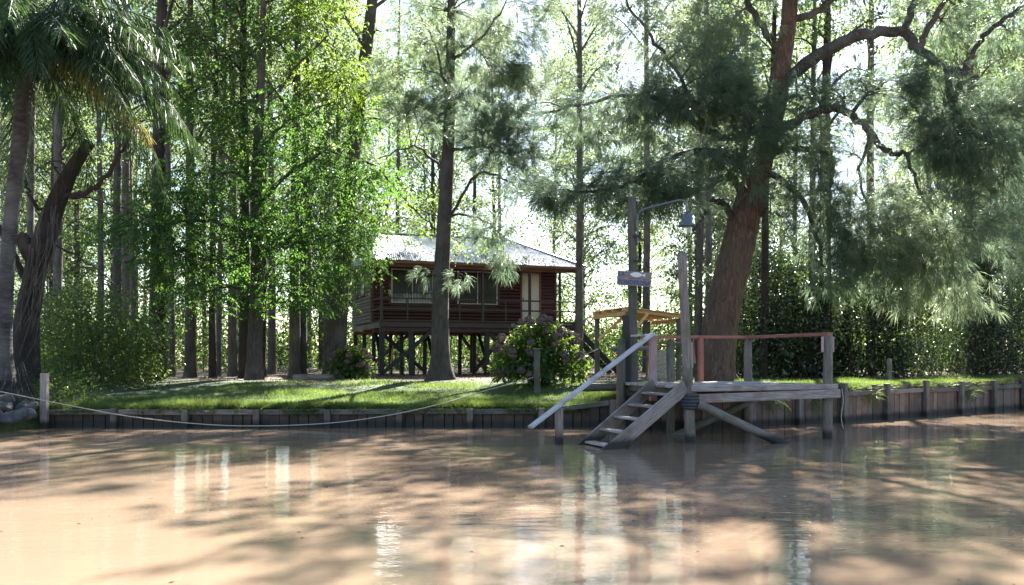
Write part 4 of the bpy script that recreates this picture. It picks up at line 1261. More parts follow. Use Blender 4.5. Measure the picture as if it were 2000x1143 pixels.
hero_cl = [
    # dark masses round the trunk and on the left boughs
    (1430, 190, 55, 45, 24.6, 30), (1470, 250, 50, 50, 24.8, 26), (1450, 320, 40, 40, 24.6, 14), (1360, 200, 70, 40, 24.7, 24), (1300, 215, 60, 35, 24.6, 18),
    (1230, 200, 70, 35, 24.4, 14), (1390, 150, 60, 40, 24.9, 16), (1130, 225, 80, 30, 24.3, 12),
    (1310, 340, 60, 35, 24.5, 16), (1230, 350, 70, 30, 24.3, 20), (1150, 360, 60, 30, 24.1, 18), (1080, 375, 50, 26, 24, 12), (1370, 320, 50, 35, 24.8, 12),
    (1330, 385, 45, 22, 24.6, 9), (1250, 400, 40, 22, 24.4, 7), (1505, 380, 24, 36, 25.1, 4),
    # right hand dark masses
    (1840, 210, 60, 45, 24.2, 24), (1880, 270, 70, 45, 24.1, 34), (1930, 260, 60, 50, 24.2, 20), (1820, 280, 50, 40, 24.3, 18), (1960, 200, 50, 40, 24.3, 14), (1910, 320, 60, 40, 24.1, 16),
    (1720, 170, 70, 30, 24.9, 12), (1650, 190, 60, 30, 25.1, 12), (1590, 180, 45, 30, 25.3, 8), (1840, 40, 50, 40, 24.6, 10), (1810, 130, 40, 30, 24.6, 8), (1560, 270, 40, 35, 25.3, 9),
    # drooping paler curtains lower right
    (1590, 330, 50, 60, 24.9, 14, L_), (1620, 420, 60, 70, 24.7, 18, D), (1690, 400, 70, 60, 24.4, 20, L_), (1740, 460, 80, 60, 24.2, 26, L_), (1800, 520, 60, 60, 24.1, 20, L_), (1700, 500, 60, 50, 24.4, 16, D),
    (1790, 420, 60, 60, 24.3, 16, L_), (1850, 470, 50, 70, 24.1, 16, D), (1900, 420, 60, 60, 24.1, 14, D), (1960, 380, 50, 60, 24.2, 14, D), (1980, 470, 40, 60, 24.3, 10, D), (1650, 540, 40, 50, 24.5, 10, D), (1600, 500, 35, 60, 24.7, 9, D), (1660, 300, 60, 40, 24.6, 10, L_), (1870, 560, 35, 40, 24.1, 8, L_),
    # airy upper left and top
    (1280, 90, 80, 50, 25, 12, L_), (1220, 30, 70, 40, 25.1, 9, L_), (1350, 90, 60, 50, 25.2, 10, L_), (1440, 30, 60, 40, 25.5, 9, L_), (1400, 90, 50, 40, 25.3, 8, L_), (1500, -70, 90, 50, 25.6, 16), (1640, -60, 90, 50, 25.3, 14), (1780, -90, 90, 50, 25, 14), (1900, -90, 80, 40, 24.5, 12), (1560, -200, 120, 60, 26, 18), (1420, -150, 100, 50, 25.6, 14), (1700, -220, 120, 50, 25.6, 12), (1970, 60, 60, 40, 24.3, 8),
    (1560, -420, 150, 80, 26, 26), (1420, -330, 110, 60, 25.8, 16), (1700, -360, 110, 60, 25.8, 16), (1560, -560, 110, 60, 26, 16), (1900, -260, 120, 60, 25, 16), (1250, -160, 120, 60, 25.2, 16), (1150, -60, 90, 50, 25, 10),
]
near_tree('casuarina_tree', 'huge leaning casuarina with reddish furrowed trunk and arching limbs behind the jetty', 'tree', (6.05, 26, zc),
          [(1400, 745), (1401, 700), (1411, 620), (1428, 540), (1447, 460), (1466, 380), (1490, 300), (1512, 210), (1526, 130), (1540, 50), (1548, -60), (1556, -220), (1560, -400), (1562, -590)],
          [.50, .48, .50, .48, .44, .39, .33, .29, .26, .23, .20, .15, .10, .04], hero_limbs, hero_cl, f_needles, 'bark_red', 26.0, D, sides=40, flare=.45, rough=.13, wide=1.2)

# the straight casuarina before the cabin
x_ = P(862, 0, 30.3).x
near_tree('casuarina_tree', 'straight grey trunked casuarina standing in front of the cabin windows', 'tree', (x_, 30.3, float(gz(x_, 30.3))),
          [(862, 745), (861, 700), (860, 620), (862, 540), (867, 440), (873, 330), (878, 220), (880, 110), (882, 0), (886, -150), (888, -330), (886, -580)],
          [.42, .33, .29, .27, .25, .22, .19, .16, .13, .11, .07, .02],
          [([(866, 440), (930, 345, 30), (985, 350, 29.7), (1030, 385, 29.5)], .06, .02), ([(872, 335), (820, 290, 30), (790, 290, 29.8), (740, 310, 29.6)], .05, .02),
           ([(874, 300), (930, 285, 30), (985, 300, 29.8), (1040, 290, 29.6)], .06, .02), ([(880, 120), (920, 90, 30), (960, 50, 29.9), (1000, -20, 29.8)], .06, .02),
           ([(877, 200), (850, 90, 30), (820, 30, 30)], .05, .02), ([(863, 545), (880, 530, 30), (905, 540, 29.9)], .03, .012), ([(861, 550), (840, 535, 30), (815, 540, 29.9)], .03, .012),
           ([(870, 425), (910, 420, 30), (960, 440, 29.9), (980, 465, 29.8)], .045, .015)],
          [(940, 235, 60, 40, 29.8, 26), (985, 250, 50, 45, 29.6, 22), (830, 235, 60, 40, 29.8, 18), (790, 210, 50, 30, 29.7, 12, L_), (900, 190, 60, 40, 29.9, 16), (1010, 290, 40, 35, 29.5, 14),
           (1030, 330, 35, 35, 29.5, 12), (960, 300, 40, 30, 29.7, 10), (900, 545, 14, 10, 29.8, 2), (836, 532, 10, 8, 29.9, 1), (950, 450, 40, 22, 29.8, 9),
           (900, 90, 90, 50, 29.9, 18, L_), (1000, 60, 80, 50, 29.8, 16, L_), (960, 140, 80, 40, 29.8, 18, L_), (820, 90, 70, 50, 30, 14, L_), (1050, 170, 60, 40, 29.7, 12, L_), (880, 20, 100, 40, 30, 16, L_), (1040, 10, 70, 40, 29.8, 10, L_), (760, 150, 50, 40, 29.8, 8, L_),
           (900, -80, 120, 50, 30, 18), (850, -180, 90, 50, 30, 12), (960, -190, 90, 50, 30, 12), (890, -280, 90, 60, 30, 14), (880, -420, 90, 60, 30, 14), (885, -540, 60, 60, 30.2, 10), (960, -350, 70, 50, 30, 8), (800, -330, 70, 50, 30, 8), (985, 505, 20, 22, 29.6, 4)],
          f_needles, 'bark_grey', 30.3, D, flare=.75)

# the pecan on the lawn
Y_ = 'leaf_pecan_yellow'; PE = 'leaf_pecan'
x_ = P(497, 0, 31.2).x
pec_cl = []
for px, py, rx, ry, d_, n_ in ((270, 450, 60, 30, 30.3, 14), (330, 480, 50, 36, 30, 14), (360, 410, 60, 40, 30.3, 16), (320, 400, 50, 30, 30.6, 8), (350, 545, 36, 26, 30, 7), (400, 510, 60, 45, 30, 13), (390, 575, 36, 26, 30, 7), (470, 470, 60, 50, 30.2, 13), (520, 540, 60, 45, 30, 13), (560, 470, 60, 50, 30.2, 13),
                               (600, 560, 45, 36, 30, 9), (640, 500, 60, 50, 30.2, 13), (690, 450, 50, 45, 30.3, 11), (690, 530, 26, 36, 30.4, 5), (670, 390, 60, 45, 30.4, 11), (600, 400, 60, 45, 30.4, 11), (500, 590, 36, 20, 29.8, 5),
                               (430, 340, 60, 45, 30.7, 10), (500, 380, 60, 40, 30.3, 10), (530, 300, 60, 45, 30.8, 10), (610, 310, 60, 45, 30.7, 10), (690, 310, 50, 40, 30.6, 10), (735, 355, 36, 30, 30.5, 6), (350, 350, 50, 40, 30.8, 7),
                               (400, 230, 60, 50, 31, 9), (470, 200, 60, 50, 31, 9), (550, 220, 60, 45, 31, 9), (640, 230, 50, 40, 30.9, 9), (700, 235, 40, 30, 30.9, 5), (420, 110, 60, 50, 31.2, 8), (520, 90, 60, 50, 31.2, 8),
                               (450, 0, 80, 50, 31.4, 9), (560, -30, 80, 50, 31.4, 9), (500, -130, 90, 60, 31.5, 12), (620, -120, 60, 50, 31.3, 7), (400, -110, 60, 50, 31.3, 7)):
    pec_cl.append((px, py, rx, ry, d_, n_, PE))
for px, py, rx, ry, d_, n_ in ((620, 60, 60, 45, 31, 9), (670, 110, 50, 40, 31, 8), (640, 170, 50, 36, 30.9, 8), (590, 0, 50, 36, 31.2, 6), (440, 280, 50, 30, 30.8, 5), (690, 180, 36, 30, 30.9, 5), (740, 400, 26, 26, 30.6, 3)):
    pec_cl.append((px, py, rx, ry, d_, n_, Y_))
near_tree('pecan_tree', 'broad green pecan with feathery compound leaves spreading over the lawn', 'tree', (x_, 31.2, float(gz(x_, 31.2))),
          [(497, 745), (497, 690), (500, 600), (503, 500), (500, 400), (503, 300), (508, 200), (512, 90), (515, -30), (516, -180)],
          [.33, .26, .24, .22, .20, .17, .15, .12, .09, .03],
          [([(502, 480), (450, 440, 30.8), (380, 430, 30.5), (300, 450, 30.4)], .09, .03), ([(502, 500), (540, 480, 30.8), (600, 470, 30.4), (680, 450, 30.2)], .10, .03), ([(501, 400), (560, 340, 30.8), (640, 300, 30.6), (710, 320, 30.5)], .08, .03),
           ([(502, 380), (440, 300, 30.9), (390, 230, 31)], .07, .03), ([(507, 240), (570, 140, 31), (640, 70, 31)], .07, .03), ([(510, 130), (450, 40, 31.2), (430, -40, 31.3)], .06, .03), ([(502, 520), (510, 540, 30.4), (530, 560, 30)], .05, .02),
           ([(503, 300), (560, 240, 31), (650, 200, 30.9)], .06, .02)],
          pec_cl, f_pinnate, 'bark_grey', 31.2, PE, flare=.35, wide=1.35, tufts=.95)

x_ = P(655, 0, 33.2).x
near_tree('poplar_tree', 'stout grey trunk leaning right across the near corner of the cabin', 'tree', (x_, 33.2, float(gz(x_, 33.2))),
          [(654, 745), (656, 690), (661, 610), (668, 520), (678, 410), (690, 300), (703, 190), (718, 80), (730, -30), (742, -200), (750, -400)],
          [.44, .38, .36, .34, .31, .28, .25, .22, .19, .13, .04],
          [([(690, 310), (740, 330, 33.4), (800, 400, 33.6), (860, 455, 33.8)], .06, .02), ([(700, 200), (760, 150, 33.2), (830, 140, 33.2)], .07, .02), ([(676, 430), (720, 470, 32.9), (735, 540, 32.7)], .05, .02), ([(800, 400, 33.6), (900, 440, 33.9), (980, 480, 34)], .03, .012),
           ([(715, 100), (680, 40, 33.2), (660, -40, 33.2)], .07, .03), ([(725, 20), (800, -40, 33.2), (860, -120, 33.2)], .07, .03)],
          [(760, 440, 30, 24, 33.3, 7), (715, 520, 18, 26, 32.7, 4), (820, 450, 34, 18, 33.7, 6), (890, 470, 34, 20, 33.8, 7), (945, 485, 34, 18, 33.9, 7), (985, 500, 20, 16, 34, 3), (780, 370, 40, 30, 33.5, 8), (850, 400, 40, 24, 33.7, 7),
           (780, 160, 50, 40, 33.2, 9), (830, 130, 40, 30, 33.2, 7), (760, 240, 50, 40, 33.2, 9), (740, 60, 50, 40, 33.2, 8), (660, 20, 50, 40, 33.2, 8), (690, -80, 60, 50, 33.2, 9), (830, -80, 60, 50, 33.2, 9), (750, -250, 90, 70, 33.2, 14), (740, -400, 70, 60, 33.2, 9), (640, -200, 60, 50, 33.2, 7)],
          lambda lv_, sub, out, s_: leafy(lv_, sub, .24, 30, .12, .085), 'bark_grey', 33.2, 'leaf_poplar', flare=.5)

# ---- the palm at the left edge
pz = float(gz(-11.5, 20.6))
palm = thing('palm_tree', (-11.6, 20.6, pz), 'tall feather palm with drooping fronds at the left edge of the bank', 'tree')
tb = Tubes()
pp = catmull([(-11.62, 20.6, pz - .3), tuple(P(8, 700, 20.6)), tuple(P(10, 600, 20.6)), tuple(P(17, 480, 20.6)), tuple(P(27, 380, 20.6)), tuple(P(40, 260, 20.6)), tuple(P(50, 110, 20.6))], 8)
tb.add(pp, [.30, .19, .17, .16, .165, .18, .16], 14, .03, .35)
obj('trunk', tb.mesh('trunk', M['bark_palm']), palm)
tb = Tubes()
for k in range(60):      # dead leaf bases hanging at the foot
    a = rng.uniform(0, 6.28)
    b0 = np.array([-11.62 + .22 * math.cos(a), 20.6 + .22 * math.sin(a), pz + rng.uniform(.5, 1.1)])
    tb.add(catmull([b0, b0 + [.12 * math.cos(a), .12 * math.sin(a), -.4], [b0[0] + .38 * math.cos(a), b0[1] + .38 * math.sin(a), pz - .02]], 3), [.016, .01], 4)
obj('root_skirt', tb.mesh('root_skirt', M['bark_palm']), palm)
top = np.array(P(50, 95, 20.6))


def frond_mesh(az, el, ln, droop, mat, leaflets=66, ll=.72):
    h = np.array([math.cos(az), math.sin(az), 0])
    s_ = np.linspace(0, 1, leaflets)
    hz = ln * (s_ * math.cos(el) * .95)
    vz = ln * (math.sin(el) * s_ - droop * s_ ** 2.2)
    mid = top + h * hz[:, None] + np.array([0, 0, 1]) * vz[:, None]
    tbf = Tubes(); tbf.add(mid, [.028, .018, .005], 5)
    lvf = Leaves()
    side = np.array([-h[1], h[0], 0])
    tan = unit(np.gradient(mid, axis=0))
    i0 = 7
    for sg in (-1, 1):
        for rep in range(2):
            c_ = mid[i0:] + rng.normal(0, .012, mid[i0:].shape)
            ax = unit(tan[i0:] * .55 + sg * side * rng.uniform(.35, .9, (len(c_), 1)) + np.array([0, 0, -1.0]) * rng.uniform(.35, 1.1, (len(c_), 1)) + rng.normal(0, .12, c_.shape))
            k_ = ll * (.45 + .75 * np.sin(np.pi * np.clip(s_[i0:] * .93 + .05, 0, 1))) * rng.uniform(.8, 1.15, len(c_))
            lvf.strands(c_, ax, k_, .028)
    V1 = np.vstack(tbf.V); V2 = np.vstack(lvf.V)
    Q = np.vstack([np.vstack(tbf.Q)] + [q_ + len(V1) for q_ in lvf.Q])
    return np_mesh('frond', np.vstack([V1, V2]), [Q], M[mat])


frs = [(0.05, .42, 3.5, .75, 'frond'), (-.5, .25, 3.3, .85, 'frond'), (.5, .55, 3.4, .7, 'frond'), (-.15, .75, 3.4, .65, 'frond'), (-1.0, .4, 3.2, .9, 'frond'), (1.1, .6, 3.2, .8, 'frond'), (.2, .02, 3.6, .62, 'frond'),
       (-.7, .65, 3.0, .8, 'frond'), (-1.5, .6, 2.8, .9, 'frond'), (-1.9, .35, 2.8, .9, 'frond'), (2.2, .5, 3, .8, 'frond'), (2.9, .5, 3, .8, 'frond'), (3.5, .4, 2.9, .8, 'frond'), (4.1, .6, 2.8, .8, 'frond'), (1.7, .5, 3, .8, 'frond'),
       (.0, 1.05, 3.2, .5, 'frond'), (-1.2, 1.0, 3.0, .6, 'frond'), (2.6, 1.0, 3.0, .6, 'frond'), (-.3, -.05, 3.2, .7, 'frond_yellow'), (-1.3, .0, 2.4, .9, 'frond'), (3.3, .0, 2.6, .9, 'frond'), (-.05, .22, 3.7, .8, 'frond'), (4.6, .2, 2.3, 1.0, 'frond_yellow'), (-.4, .5, 3.6, .9, 'frond'), (.3, .3, 3.7, .95, 'frond')]
frs += [(.12, .62, 4.3, .72, 'frond'), (-.25, .55, 4.4, .8, 'frond'), (.35, .8, 4.2, .66, 'frond'), (-.1, .95, 4.2, .7, 'frond')]
for k in range(20):
    frs.append((k * 2.4 + .3, random.uniform(-.1, .9), random.uniform(2.9, 3.5), random.uniform(.6, 1.0), 'frond'))
for az, el, ln, dr, mt in frs:
    obj('frond', frond_mesh(az, el, ln * 1.12, dr * .85, mt), palm)

# ---- the broken leaning tree beside the palm
x_, y_ = P(48, 0, 23.5).x, 23.5
near_tree('broken_tree', 'leaning dark tree with snapped top and hanging roots beside the palm', 'tree', (x_, y_, float(gz(x_, y_))),
          [(48, 740), (50, 660), (62, 560), (85, 470), (108, 400), (135, 340), (160, 300), (176, 278)],
          [.40, .31, .28, .27, .23, .19, .16, .15],
          [([(72, 520), (48, 475, 23.4), (40, 462, 23.4)], .20, .16), ([(118, 385), (165, 378, 23.3), (205, 345, 23.2), (235, 300, 23.1), (262, 240, 23)], .09, .025), ([(95, 430), (60, 380, 23.4), (45, 350, 23.4)], .06, .02),
           ([(135, 345), (118, 300, 23.4), (150, 250, 23.3), (158, 210, 23.3)], .05, .02), ([(150, 385, 23.3), (220, 400, 23), (300, 430, 22.8)], .03, .01), ([(130, 372, 23.2), (112, 335, 23), (100, 318, 22.9)], .022, .02),
           ([(110, 480), (180, 520, 23.2), (240, 570, 23)], .03, .008), ([(60, 560), (0, 440, 23.5), (-30, 330, 23.5)], .09, .04), ([(75, 520), (66, 620, 23.1), (60, 700, 23)], .04, .02), ([(90, 480), (80, 580, 23.1), (62, 690, 23)], .035, .015)],
          [(82, 325, 30, 22, 23.4, 5, 'leaf_vine'), (70, 350, 20, 16, 23.4, 3, 'leaf_vine'), (160, 200, 40, 30, 23.2, 3, 'leaf_vine')],
          lambda lv_, sub, out, s_: leafy(lv_, sub, .14, 30, .09, .045), 'bark_dark', 23.5, 'leaf_vine', sides=18, flare=.3, rough=.1)


br_root = [o_ for o_ in bpy.data.objects if o_.name.startswith('broken_tree')][0]
tb = Tubes()
for k in range(34):
    q0 = np.array(P(random.uniform(60, 120), random.uniform(400, 560), 23.1)); q0[1] -= random.uniform(.1, .35)
    l_ = random.uniform(.8, 2.4)
    q0[0] = P(48 + (740 - (HY - (q0[2] - CZ) * F / 23.5)) * .20, 0, 23.3).x + random.uniform(-.28, .28)
    tb.add(catmull([q0, q0 + [random.uniform(-.1, .1) - .04 * l_, -.05, -l_ * .5], q0 + [random.uniform(-.25, .15) - .16 * l_, -.05, -l_]], 4), [.018, .009], 5)
tag(obj('hanging_roots', tb.mesh('hanging_roots', M['bark_grey']), br_root), None, None, kind='stuff')

# ---- grove trees: a few grown once, then copied
def grow(seed, H, r0, h0, spread, nl_, per, ln, wd, mat, bark, lean=.3, keep=1.0, sg=(.15, .40)):
    global rng
    keep_ = rng
    rng = np.random.default_rng(seed)
    root = obj('slender_tree', None)
    n_ = 9
    path = np.zeros((n_, 3)); path[:, 2] = np.linspace(-.25, H, n_)
    path[:, :2] += np.cumsum(rng.normal(0, lean * .16, (n_, 2)), 0) * np.linspace(0, 1, n_)[:, None]
    path = catmull(path, 5)
    tb_ = Tubes()
    tb_.add(path, [r0 * .92, r0 * .76, r0 * .6, r0 * .4, .02], 11, .045, .4)
    obj('trunk', tb_.mesh('trunk', M[bark]), root)
    tw = Tubes()
    cen = []
    for k_ in range(nl_):
        f = (k_ + rng.random()) / nl_
        z_ = h0 + (H * .97 - h0) * f
        b0 = np.array([np.interp(z_, path[:, 2], path[:, 0]), np.interp(z_, path[:, 2], path[:, 1]), z_])
        a_ = k_ * 2.4 + rng.normal(0, .4)
        l = spread * (.45 + .75 * math.sin(math.pi * min(1, f * .8 + .12))) * rng.uniform(.6, 1.2)
        el = rng.uniform(.25, .95)
        dv = np.array([math.cos(a_) * math.cos(el), math.sin(a_) * math.cos(el), math.sin(el)])
        tip = b0 + dv * l + np.array([0, 0, -.08 * l])
        mid = b0 + dv * l * .5 + np.array([0, 0, .1 * l]) + rng.normal(0, .08, 3)
        lp = catmull([b0, mid, tip], 5)
        rr_ = max(.018, r0 * .28 * (1 - f * .6))
        tw.add(lp, [rr_, .01], 5, .03)
        for j_ in range(5):
            q0 = lp[rng.integers(3, len(lp))]
            q1 = q0 + (dv * .4 + rng.normal(0, .55, 3)) * l * .38
            tw.add(np.array([q0, (q0 + q1) / 2 + [0, 0, .06], q1]), [.012, .005], 4)
            cen += [q1, (q0 + q1) / 2]
        cen += [lp[-1], lp[-3]]
    tag(obj('twigs', tw.mesh('twigs', M[bark]), root), None, None, kind='stuff')
    lv_ = Leaves()
    cen = np.array(cen)
    cen = cen[rng.random(len(cen)) < keep]
    leafy(lv_, cen, rng.uniform(sg[0], sg[1], len(cen)), per, ln, wd)
    tag(obj('crown', lv_.mesh('crown', M[mat]), root), None, None, kind='stuff')
    rng = keep_
    return root


protos = {
    'A': grow(11, 21, .24, 8.5, 2.8, 17, 30, .14, .09, 'leaf_grove', 'bark_grey', keep=.6, sg=(.12, .28)),
    'B': grow(12, 24, .21, 10.0, 2.6, 17, 30, .14, .09, 'leaf_grove_b', 'bark_pale', keep=.6, sg=(.12, .28)),
    'C': grow(13, 19, .17, 8.5, 2.5, 15, 30, .13, .085, 'leaf_grove', 'bark_pale', lean=.5, keep=.6, sg=(.12, .28)),
    'D': grow(14, 22, .30, 9.5, 3.1, 17, 30, .15, .095, 'leaf_grove', 'bark_dark', lean=.2, keep=.6, sg=(.12, .28)),
    'E': grow(15, 25, .19, 14.0, 1.6, 14, 30, .13, .085, 'leaf_grove_b', 'bark_pale', lean=.3, keep=.6, sg=(.12, .28)),
    'F': grow(16, 15, .13, 7.0, 2.2, 13, 30, .14, .09, 'leaf_grove', 'bark_dark', lean=.8, keep=.6, sg=(.12, .28)),
    'G': grow(17, 22, .20, 3.5, 2.9, 44, 22, .18, .115, 'leaf_grove', 'bark_grey', lean=.3, keep=.85),
    'H': grow(18, 25, .18, 4.5, 2.7, 44, 22, .18, .115, 'leaf_grove_b', 'bark_pale', lean=.4, keep=.85),
}
used = set()


def plant(kind, px, d, label, group, s=1.0, rz=None, lean=(0, 0), fat=1.0):
    src = protos[kind]
    x = (px - HX) / F * d
    kids = [c for c in src.children] if kind in used else None
    if kind in used:
        o = src.copy(); col.objects.link(o)
        for c in kids:
            k_ = c.copy(); col.objects.link(k_); k_.parent = o; k_.matrix_parent_inverse = c.matrix_parent_inverse.copy()
    else:
        used.add(kind); o = src
    o.location = (x, d, float(gz(x, d)))
    o.rotation_euler = (lean[1], lean[0], random.uniform(0, 6.28) if rz is None else rz)
    o.scale = (s * fat, s * fat, s)
    tag(o, label, 'tree', group)
    return o


GR = 'tree trunks standing between the lawn and the cabin'
plant('D', 306, 31.5, 'thick dark trunk with flared foot, stoutest left of the pecan', GR, 1.05, fat=1.05, lean=(.01, 0))
plant('C', 335, 36, 'thin grey trunk close to the right of the thick dark trunk', GR)
plant('A', 371, 34, 'medium trunk with swollen foot, second right of the thick dark trunk', GR)
plant('F', 416, 33.2, 'thin dark trunk midway between swollen trunk and pecan', GR, 1.25)
plant('C', 425, 38, 'slim pale trunk just behind the thin dark trunk', GR)
plant('B', 455, 36, 'slim grey trunk nearest to the left of the pecan', GR)
plant('D', 479, 32.6, 'dark trunk touching the pecan trunk from behind on its left', GR, .85)
plant('F', 512, 35, 'thin black trunk touching the pecan trunk on its right', GR, 1.2)
plant('E', 531, 38, 'pale thin trunk standing alone right of the pecan', GR)
plant('A', 576, 33, 'brown trunk, left one of the pair sharing one foot', GR, 1.0)
plant('A', 590, 33.3, 'brown trunk leaning right, right one of the pair sharing one foot', GR, .9, lean=(.05, 0), fat=.85)
plant('B', 640, 40, 'pale thin trunk seen just left of the cabin corner', GR)
plant('C', 262, 39, 'slim dark trunk right of the pale poles at the left thicket', GR)
plant('B', 244, 38, 'tall grey trunk rising out of the left thicket', GR, 1.1)
plant('A', 229, 36, 'brown trunk half hidden by the left thicket', GR, .95)
plant('E', 197, 43, 'palest thin trunk high above the left thicket', GR)
plant('B', 112, 33, 'grey trunk rising behind the broken leaning tree', GR, 1.0)
plant('E', 60, 36, 'thin trunk between palm and broken leaning tree', GR)
plant('B', 1131, 37.2, 'grey trunk rising at the right end of the porch', GR, .95)
plant('C', 1362, 36, 'grey trunk left of the huge casuarina, behind the tall jetty post', GR, 1.1)
plant('E', 1384, 40, 'thin trunk just left of the huge casuarina', GR)
plant('F', 1490, 32, 'dark trunk leaning left behind the middle jetty post', GR, 1.3, lean=(-.045, 0))
plant('D', 1612, 32.5, 'dark straight trunk in front of the thicket behind the jetty end', GR, .9)
plant('C', 1585, 34, 'thin dark trunk beside the straight trunk behind the jetty end', GR)
plant('B', 1700, 36, 'thin trunk among the thicket right of the jetty', GR)
plant('A', 1900, 36, 'trunk in the dark thicket near the right edge', GR)
BG = 'background trees of the grove'
zones = ((230, 'left of the thick dark trunk'), (560, 'behind the pecan'), (740, 'just left of the cabin'), (1130, 'above the cabin roof'), (1400, 'between cabin and huge casuarina'), (1700, 'behind the huge casuarina'), (9999, 'behind the dark thicket'))
rows = ('front-row', 'second-row', 'third-row', 'fourth-row', 'farthest-row')
ORD = ('first', 'second', 'third', 'fourth', 'fifth', 'sixth', 'seventh', 'eighth')
spots = []
kk = 'HGEHGBHGHHGG'
cnt = 0
for row, (d_, step) in enumerate(((44, 190), (52, 150), (61, 110), (72, 110), (84, 130))):
    for px in np.arange(-60 + (row % 2) * 70, 2120, step):
        pxx = px + random.uniform(-50, 50)
        if 700 < pxx < 1130 and d_ < 46: continue
        xx_ = (pxx - HX) / F * d_
        if 1620 < pxx < 1770 or (d_ < 70 and (1020 < pxx < 1090 or 1275 < pxx < 1345)): continue
        if d_ < 60 and -7.5 < xx_ - (d_ - 40) * .306 < 4.5: continue      # the clearing that lets the sun reach the roof
        zn = next(z_ for lim, z_ in zones if pxx < lim)
        spots.append((row, zn, pxx, kk[cnt % 12], d_ + random.uniform(-2, 2), random.uniform(.85, 1.15) * (1 + row * .05)))
        cnt += 1
for row, zn, pxx, kd, d_, sz in spots:
    same = sorted(q_[2] for q_ in spots if q_[0] == row and q_[1] == zn)
    which = ', %s from the left' % ORD[same.index(pxx)] if len(same) > 1 else ''
    plant(kd, pxx, d_, 'slender %s grove tree %s%s' % (rows[row], zn, which), BG, sz)


# ------------------------------------------------------------------ thickets and undergrowth
def thicket(name, label, n_clumps, region, per, ln, wd, mat, sig=(.25, .5), stems=True, kind='stuff'):
    """region(): returns clump centre"""
    lv_ = Leaves(); tb_ = Tubes()
    cen = np.array([region() for _ in range(n_clumps)])
    leafy(lv_, cen, rng.uniform(sig[0], sig[1], n_clumps), per, ln, wd)
    root = obj(name, None); root.location = (0, 0, 0)
    tag(root, label, 'undergrowth', kind=kind)
    obj('leaves', lv_.mesh('leaves', M[mat]), root)
    if stems:
        for c_ in cen[::7]:
            b0 = np.array([c_[0] + rng.normal(0, .3), c_[1] + rng.normal(0, .3), float(gz(c_[0], c_[1])) - .05])
            tb_.add(catmull([b0, (b0 + c_) / 2 + rng.normal(0, .12, 3), c_], 3), [.014, .006], 4)
        obj('stems', tb_.mesh('stems', M['twig']), root)
    return root


SHR = []
for k in range(46):
    px = rng.uniform(1420, 2130); d_ = rng.uniform(31.8, 38)
    x = (px - HX) / F * d_
    d_ = max(d_, float(yb(x)) + 3.6)
    SHR.append((x, d_, rng.uniform(2.0, 6.0) + np.clip((px - 1650) / 350, 0, 1) * rng.uniform(.5, 3.5), rng.uniform(.6, 1.15)))


def reg_right():
    x, y, h, r = SHR[rng.integers(len(SHR))]
    f = rng.random() ** .9
    w = r * (1.05 - .6 * f)
    return (x + rng.normal(0, w * .6), max(y + rng.normal(0, w * .6), float(yb(x)) + 3.3), .84 + f * h)


thicket('undergrowth', 'dark glossy leaved thicket filling the bank behind the jetty', 2700, reg_right, 40, .13, .075, 'leaf_thicket', (.16, .36))


def reg_left():
    px = rng.uniform(75, 300); d_ = rng.uniform(25, 30)
    top_ = 3.5 * (1 - ((px - 160) / 170) ** 2 * .7) * (.75 + .25 * math.sin(px * .09))
    return ((px - HX) / F * d_, d_, .8 + rng.random() * top_)


thicket('undergrowth', 'tangled vine covered bushes beside the broken leaning tree', 400, reg_left, 46, .10, .06, 'leaf_vine', (.22, .42))


def reg_back():
    px = rng.uniform(-100, 2150); d_ = rng.uniform(46, 60)
    top_ = 4.2 + 1.2 * math.sin(px * .013) + .9 * math.sin(px * .037 + 2)
    return ((px - HX) / F * d_, d_, .84 + rng.random() * max(.8, top_))


thicket('undergrowth', 'sunlit green undergrowth beneath the grove behind the cabin', 3300, reg_back, 26, .16, .09, 'leaf_under', (.3, .6))


def reg_far():
    px = rng.uniform(-300, 2300); d_ = rng.uniform(90, 120)
    return ((px - HX) / F * d_, d_,   .84 + rng.random() ** 1.5 * 30)


thicket('woodland', 'pale far woodland closing the view behind the grove', 1700, reg_far, 20, .42, .27, 'leaf_grove_b', (.7, 1.4), stems=False)


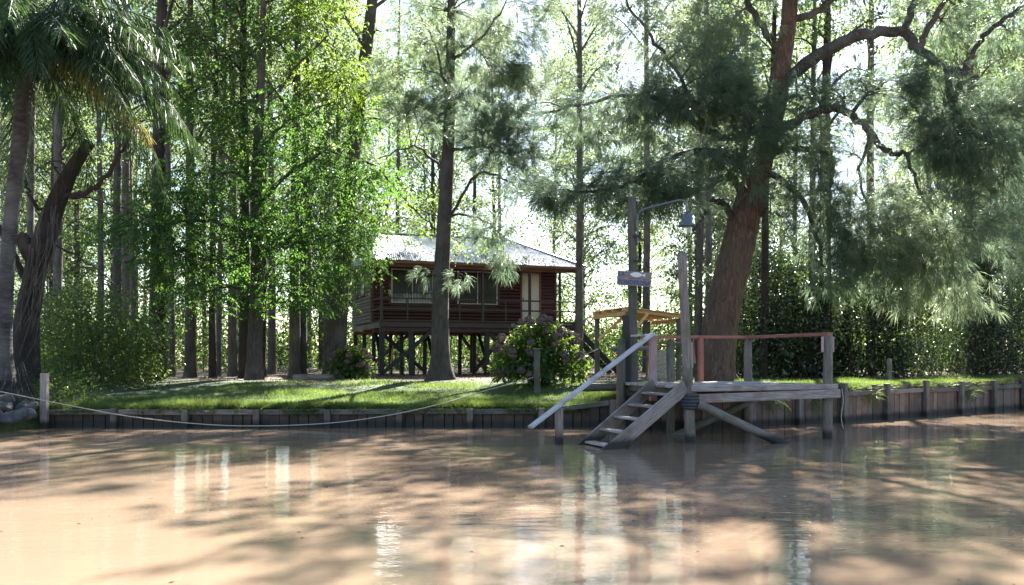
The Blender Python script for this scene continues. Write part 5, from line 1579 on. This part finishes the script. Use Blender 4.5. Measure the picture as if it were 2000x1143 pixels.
def reg_mid():
    px = rng.uniform(-250, 2250); d_ = rng.uniform(68, 86)
    return ((px - HX) / F * d_, d_, .84 + rng.random() ** 1.3 * (4.5 + 1.8 * math.sin(px * .02)))


thicket('undergrowth', 'dense green scrub closing off the grove behind the cabin', 2600, reg_mid, 24, .34, .21, 'leaf_under', (.4, .9), stems=False)


def reg_edge():
    px = rng.uniform(60, 190); d_ = rng.uniform(21.2, 24)
    x = (px - HX) / F * d_
    return (x, d_, float(gz(x, d_)) + rng.uniform(.05, .45))


thicket('undergrowth', 'low weeds and dry stems at the foot of the palm by the mooring post', 70, reg_edge, 26, .10, .035, 'leaf_vine', (.12, .25))

# tufts of rushes hanging from gaps in the tall bulkhead
for px, d_, lab_ in ((1505, 20.9, 'grass tuft hanging over the bulkhead under the jetty end'), (1690, 23.0, 'long grass tuft growing from the bulkhead, first right of the jetty'), (1880, 25.7, 'grass tuft growing from the bulkhead between the far posts'), (1590, 21.6, 'grass tuft on the bulkhead behind the outer jetty post')):
    x = (px - HX) / F * d_
    y = float(yb(x)) - .12
    lv_ = Leaves()
    n_ = 90
    c_ = np.array([x, y, .62]) + rng.normal(0, .07, (n_, 3)) * np.array([1.6, .3, .6])
    ax = unit(rng.normal(0, .5, (n_, 3)) + np.array([.1, -.5, -.1]))
    lv_.strands(c_, ax, rng.uniform(.25, .6, n_), .016)
    tag(obj('grass_tuft', lv_.mesh('grass_tuft', M['grass'])), lab_, 'grass tuft', 'tufts on the tall bulkhead')

lv_ = Leaves()
n_ = 260
c_ = np.stack([rng.uniform(-12, 14, n_), rng.uniform(6, 22, n_), np.full(n_, .006)], 1)
c_ = c_[c_[:, 1] < yb(c_[:, 0]) - .4]
lv_.diamonds(c_, unit(rng.normal(0, 1, c_.shape) * np.array([1, 1, .02])), unit(rng.normal(0, .06, c_.shape) + np.array([0, 0, 1])), rng.uniform(.03, .07, len(c_)), rng.uniform(.015, .03, len(c_)))
tag(obj('leaf_litter', lv_.mesh('leaf_litter', M['litter'])), 'small leaves floating on the muddy water', 'leaf litter', kind='stuff')
